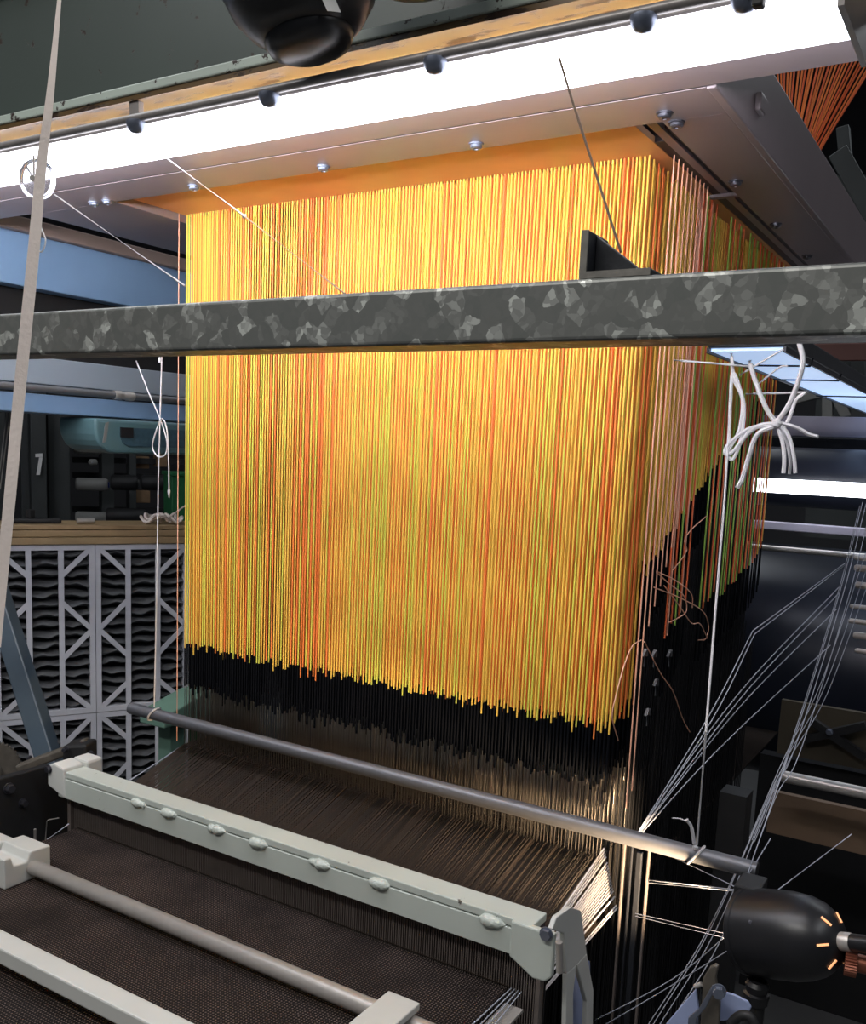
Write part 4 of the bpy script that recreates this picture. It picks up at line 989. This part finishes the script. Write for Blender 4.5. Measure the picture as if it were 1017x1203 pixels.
# ------------------------------------------------------------------ black work lamp at the lower right
lc = at(884, 1094, y=1.47); la = (at(989, 1106, y=1.42) - lc).normalized()
T = thing('work_lamp', lc, 'black dome work lamp with glowing vents pointing at the heddles', 'lamp')
R, Ln = 0.066, 0.150
prof = [(R * 1.03, -0.004), (R * 1.03, 0.003), (R, 0.004), (R * 1.0, 0.05), (R * 0.985, 0.075), (R * 0.93, 0.098), (R * 0.82, 0.118), (R * 0.64, 0.134), (R * 0.42, 0.145), (R * 0.20, 0.150)]
inner = [(r - 0.002, h - 0.002) for r, h in reversed(prof)]
d_, a_, b_ = frame_of(la); n = 40; vs = []; fs = []
full = prof + inner
for r, h in full:
    for k in range(n):
        q = 2 * PI * k / n; vs.append(lc + d_ * h + a_ * (r * math.cos(q)) + b_ * (r * math.sin(q)))
for i in range(len(full) - 1):
    for k in range(n): fs.append((i * n + k, (i + 1) * n + k, (i + 1) * n + (k + 1) % n, i * n + (k + 1) % n))
for k in range(n): fs.append(((len(full) - 1) * n + k, k, (k + 1) % n, (len(full) - 1) * n + (k + 1) % n))
MB().add(vs, fs).build('shade', M['black'], T, True)
MB().lathe(lc + d_ * 0.1505, d_, [(0.010, 0), (0.0135, 0.0), (0.0135, 0.014), (0.0125, 0.016)], 20).build('collar', M['steel'], T, True)
MB().cyl(lc + d_ * 0.167, lc + d_ * 0.42, 0.0125, 16).build('neck', M['black'], T, True)
sv = None
for k in range(6):
    q = 2 * PI * (k + 0.1) / 6
    rad = a_ * math.cos(q) + b_ * math.sin(q); p1_ = lc + d_ * 0.1355 + rad * (R * 0.62); p2_ = lc + d_ * 0.1455 + rad * (R * 0.41)
    nrm = (rad * 0.5 + d_ * 0.85)
    MB().bar(p1_ + nrm * 0.0012, p2_ + nrm * 0.0012, 0.0030, 0.0016, nrm).build('vent', M['glow'], T)
MB().lathe(lc + d_ * 0.06, -d_, [(0.0, -0.03), (0.012, -0.025), (0.026, 0.0), (0.026, 0.012), (0.014, 0.03), (0, 0.033)], 18).build('bulb', M['glow'], T, True)
p = lc + d_ * 0.012
sp = ray(882, 1086).normalized()
hexbolt(at(882, 1084, d=(lc - CAM).dot(RW.transposed() @ Vector((0, 0, -1))) - 0.062), tuple(-sp), 0.0035, T, 'bolt_dark', 0.004)
MB().obox(lc - d_ * 0.004 + Vector((-0.012, 0.03, 0.055)), (0.02, 0, 0), (0, 0.03, 0), (0, 0, 0.014)).build('hinge_block', M['blackmat'], T, bevel=0.003)
MB().lathe(lc + Vector((0.02, -0.03, -0.068)), (0, 0, -1), [(0.014, -0.006), (0.018, 0.0), (0.016, 0.012), (0.02, 0.014), (0.018, 0.03)], 18).build('swivel', M['black'], T, True)
l = bpy.data.lights.new('work_lamp_light', 'SPOT'); l.energy = 55; l.color = (1.0, 0.72, 0.45); l.spot_size = math.radians(56); l.spot_blend = 0.6; l.shadow_soft_size = 0.02
lo = bpy.data.objects.new('work_lamp_light', l); COL.objects.link(lo); lo.parent = T
tgt = Vector((-0.63, 1.62, 0.855)); src = lc - d_ * 0.006
lo.location = src - lc; lo.rotation_euler = (tgt - src).to_track_quat('-Z', 'Y').to_euler()
# copper ring coupling beside the lamp neck
cc = at(992, 1128, y=1.42)
t = thing('ring_coupling', cc, 'ribbed copper-coloured ring on a dark shaft at the right edge', 'coupling')
m = MB(); poly = []
for k in range(64): rr_ = 0.021 if k % 2 else 0.0192; poly.append((rr_ * math.cos(2 * PI * k / 64), rr_ * math.sin(2 * PI * k / 64)))
e1, e2, e3 = frame_of((1, 0.15, 0.0)); m.prism(poly, cc, e2, e3, e1 * 0.016); m.build('ribbed_ring', M['copper'], t)
MB().cyl(cc + e1 * 0.0162, cc + e1 * 0.03, 0.013, 18).build('sleeve', M['copper'], t, True)
MB().cyl(cc + e1 * 0.0302, cc + e1 * 0.14, 0.0105, 16).build('shaft', M['iron'], t, True)
# arm carrying the lamp
o = MB().cyl(lc + Vector((0.02, -0.03, -0.0985)), Vector((lc.x + 0.02, lc.y - 0.03, 0)), 0.014, 16).build('lamp_stand', M['blackmat'], None, True); tag(o, 'dark stand below the black work lamp', 'stand')

# ------------------------------------------------------------------ cutter mechanism at the bottom right
t = thing('weft_cutter', at(830, 1190, y=1.30), 'greasy metal cutter with a bolt on pale blue plates at the bottom', 'mechanism')
def front_plate(pix, y, th, mat, nm, bevel=0.0012):
    pts = [at(u, v, y=y) for u, v in pix]
    return MB().prism(list(reversed([(q.x, q.z) for q in pts])), (0, y, 0), (1, 0, 0), (0, 0, 1), (0, th, 0)).build(nm, M[mat], t, bevel=bevel)
front_plate([(817, 1162), (820, 1185), (815, 1240), (775, 1240), (782, 1203)], 1.315, 0.006, 'paleblue', 'left_plate')
front_plate([(848, 1165), (862, 1169), (878, 1177), (882, 1184), (878, 1192), (860, 1199), (842, 1200)], 1.33, 0.005, 'paleblue', 'right_plate')
front_plate([(825, 1150), (833, 1137), (839, 1134), (843, 1136), (840, 1150), (842, 1165), (845, 1180), (842, 1240), (820, 1240), (824, 1175)], 1.30, 0.010, 'grease', 'blade_holder', 0.002)
front_plate([(836, 1158), (841, 1160), (829, 1184), (818, 1197), (812, 1240), (805, 1240), (808, 1196), (820, 1186)], 1.285, 0.006, 'bolt', 'link')
hexbolt(at(844, 1164, y=1.284), (0.25, -1, 0.1), 0.0085, t, 'bolt', 0.012)
MB().cyl(at(816, 1159, y=1.30), at(824, 1156, y=1.30), 0.0035, 10).build('pin', M['steel'], t, True)
MB().tube(spline([at(858, 1203, y=1.29), at(868, 1194, y=1.29), at(880, 1194, y=1.29), at(888, 1208, y=1.29)], 6), 0.007, 10).build('hose', M['blackmat'], t, True)
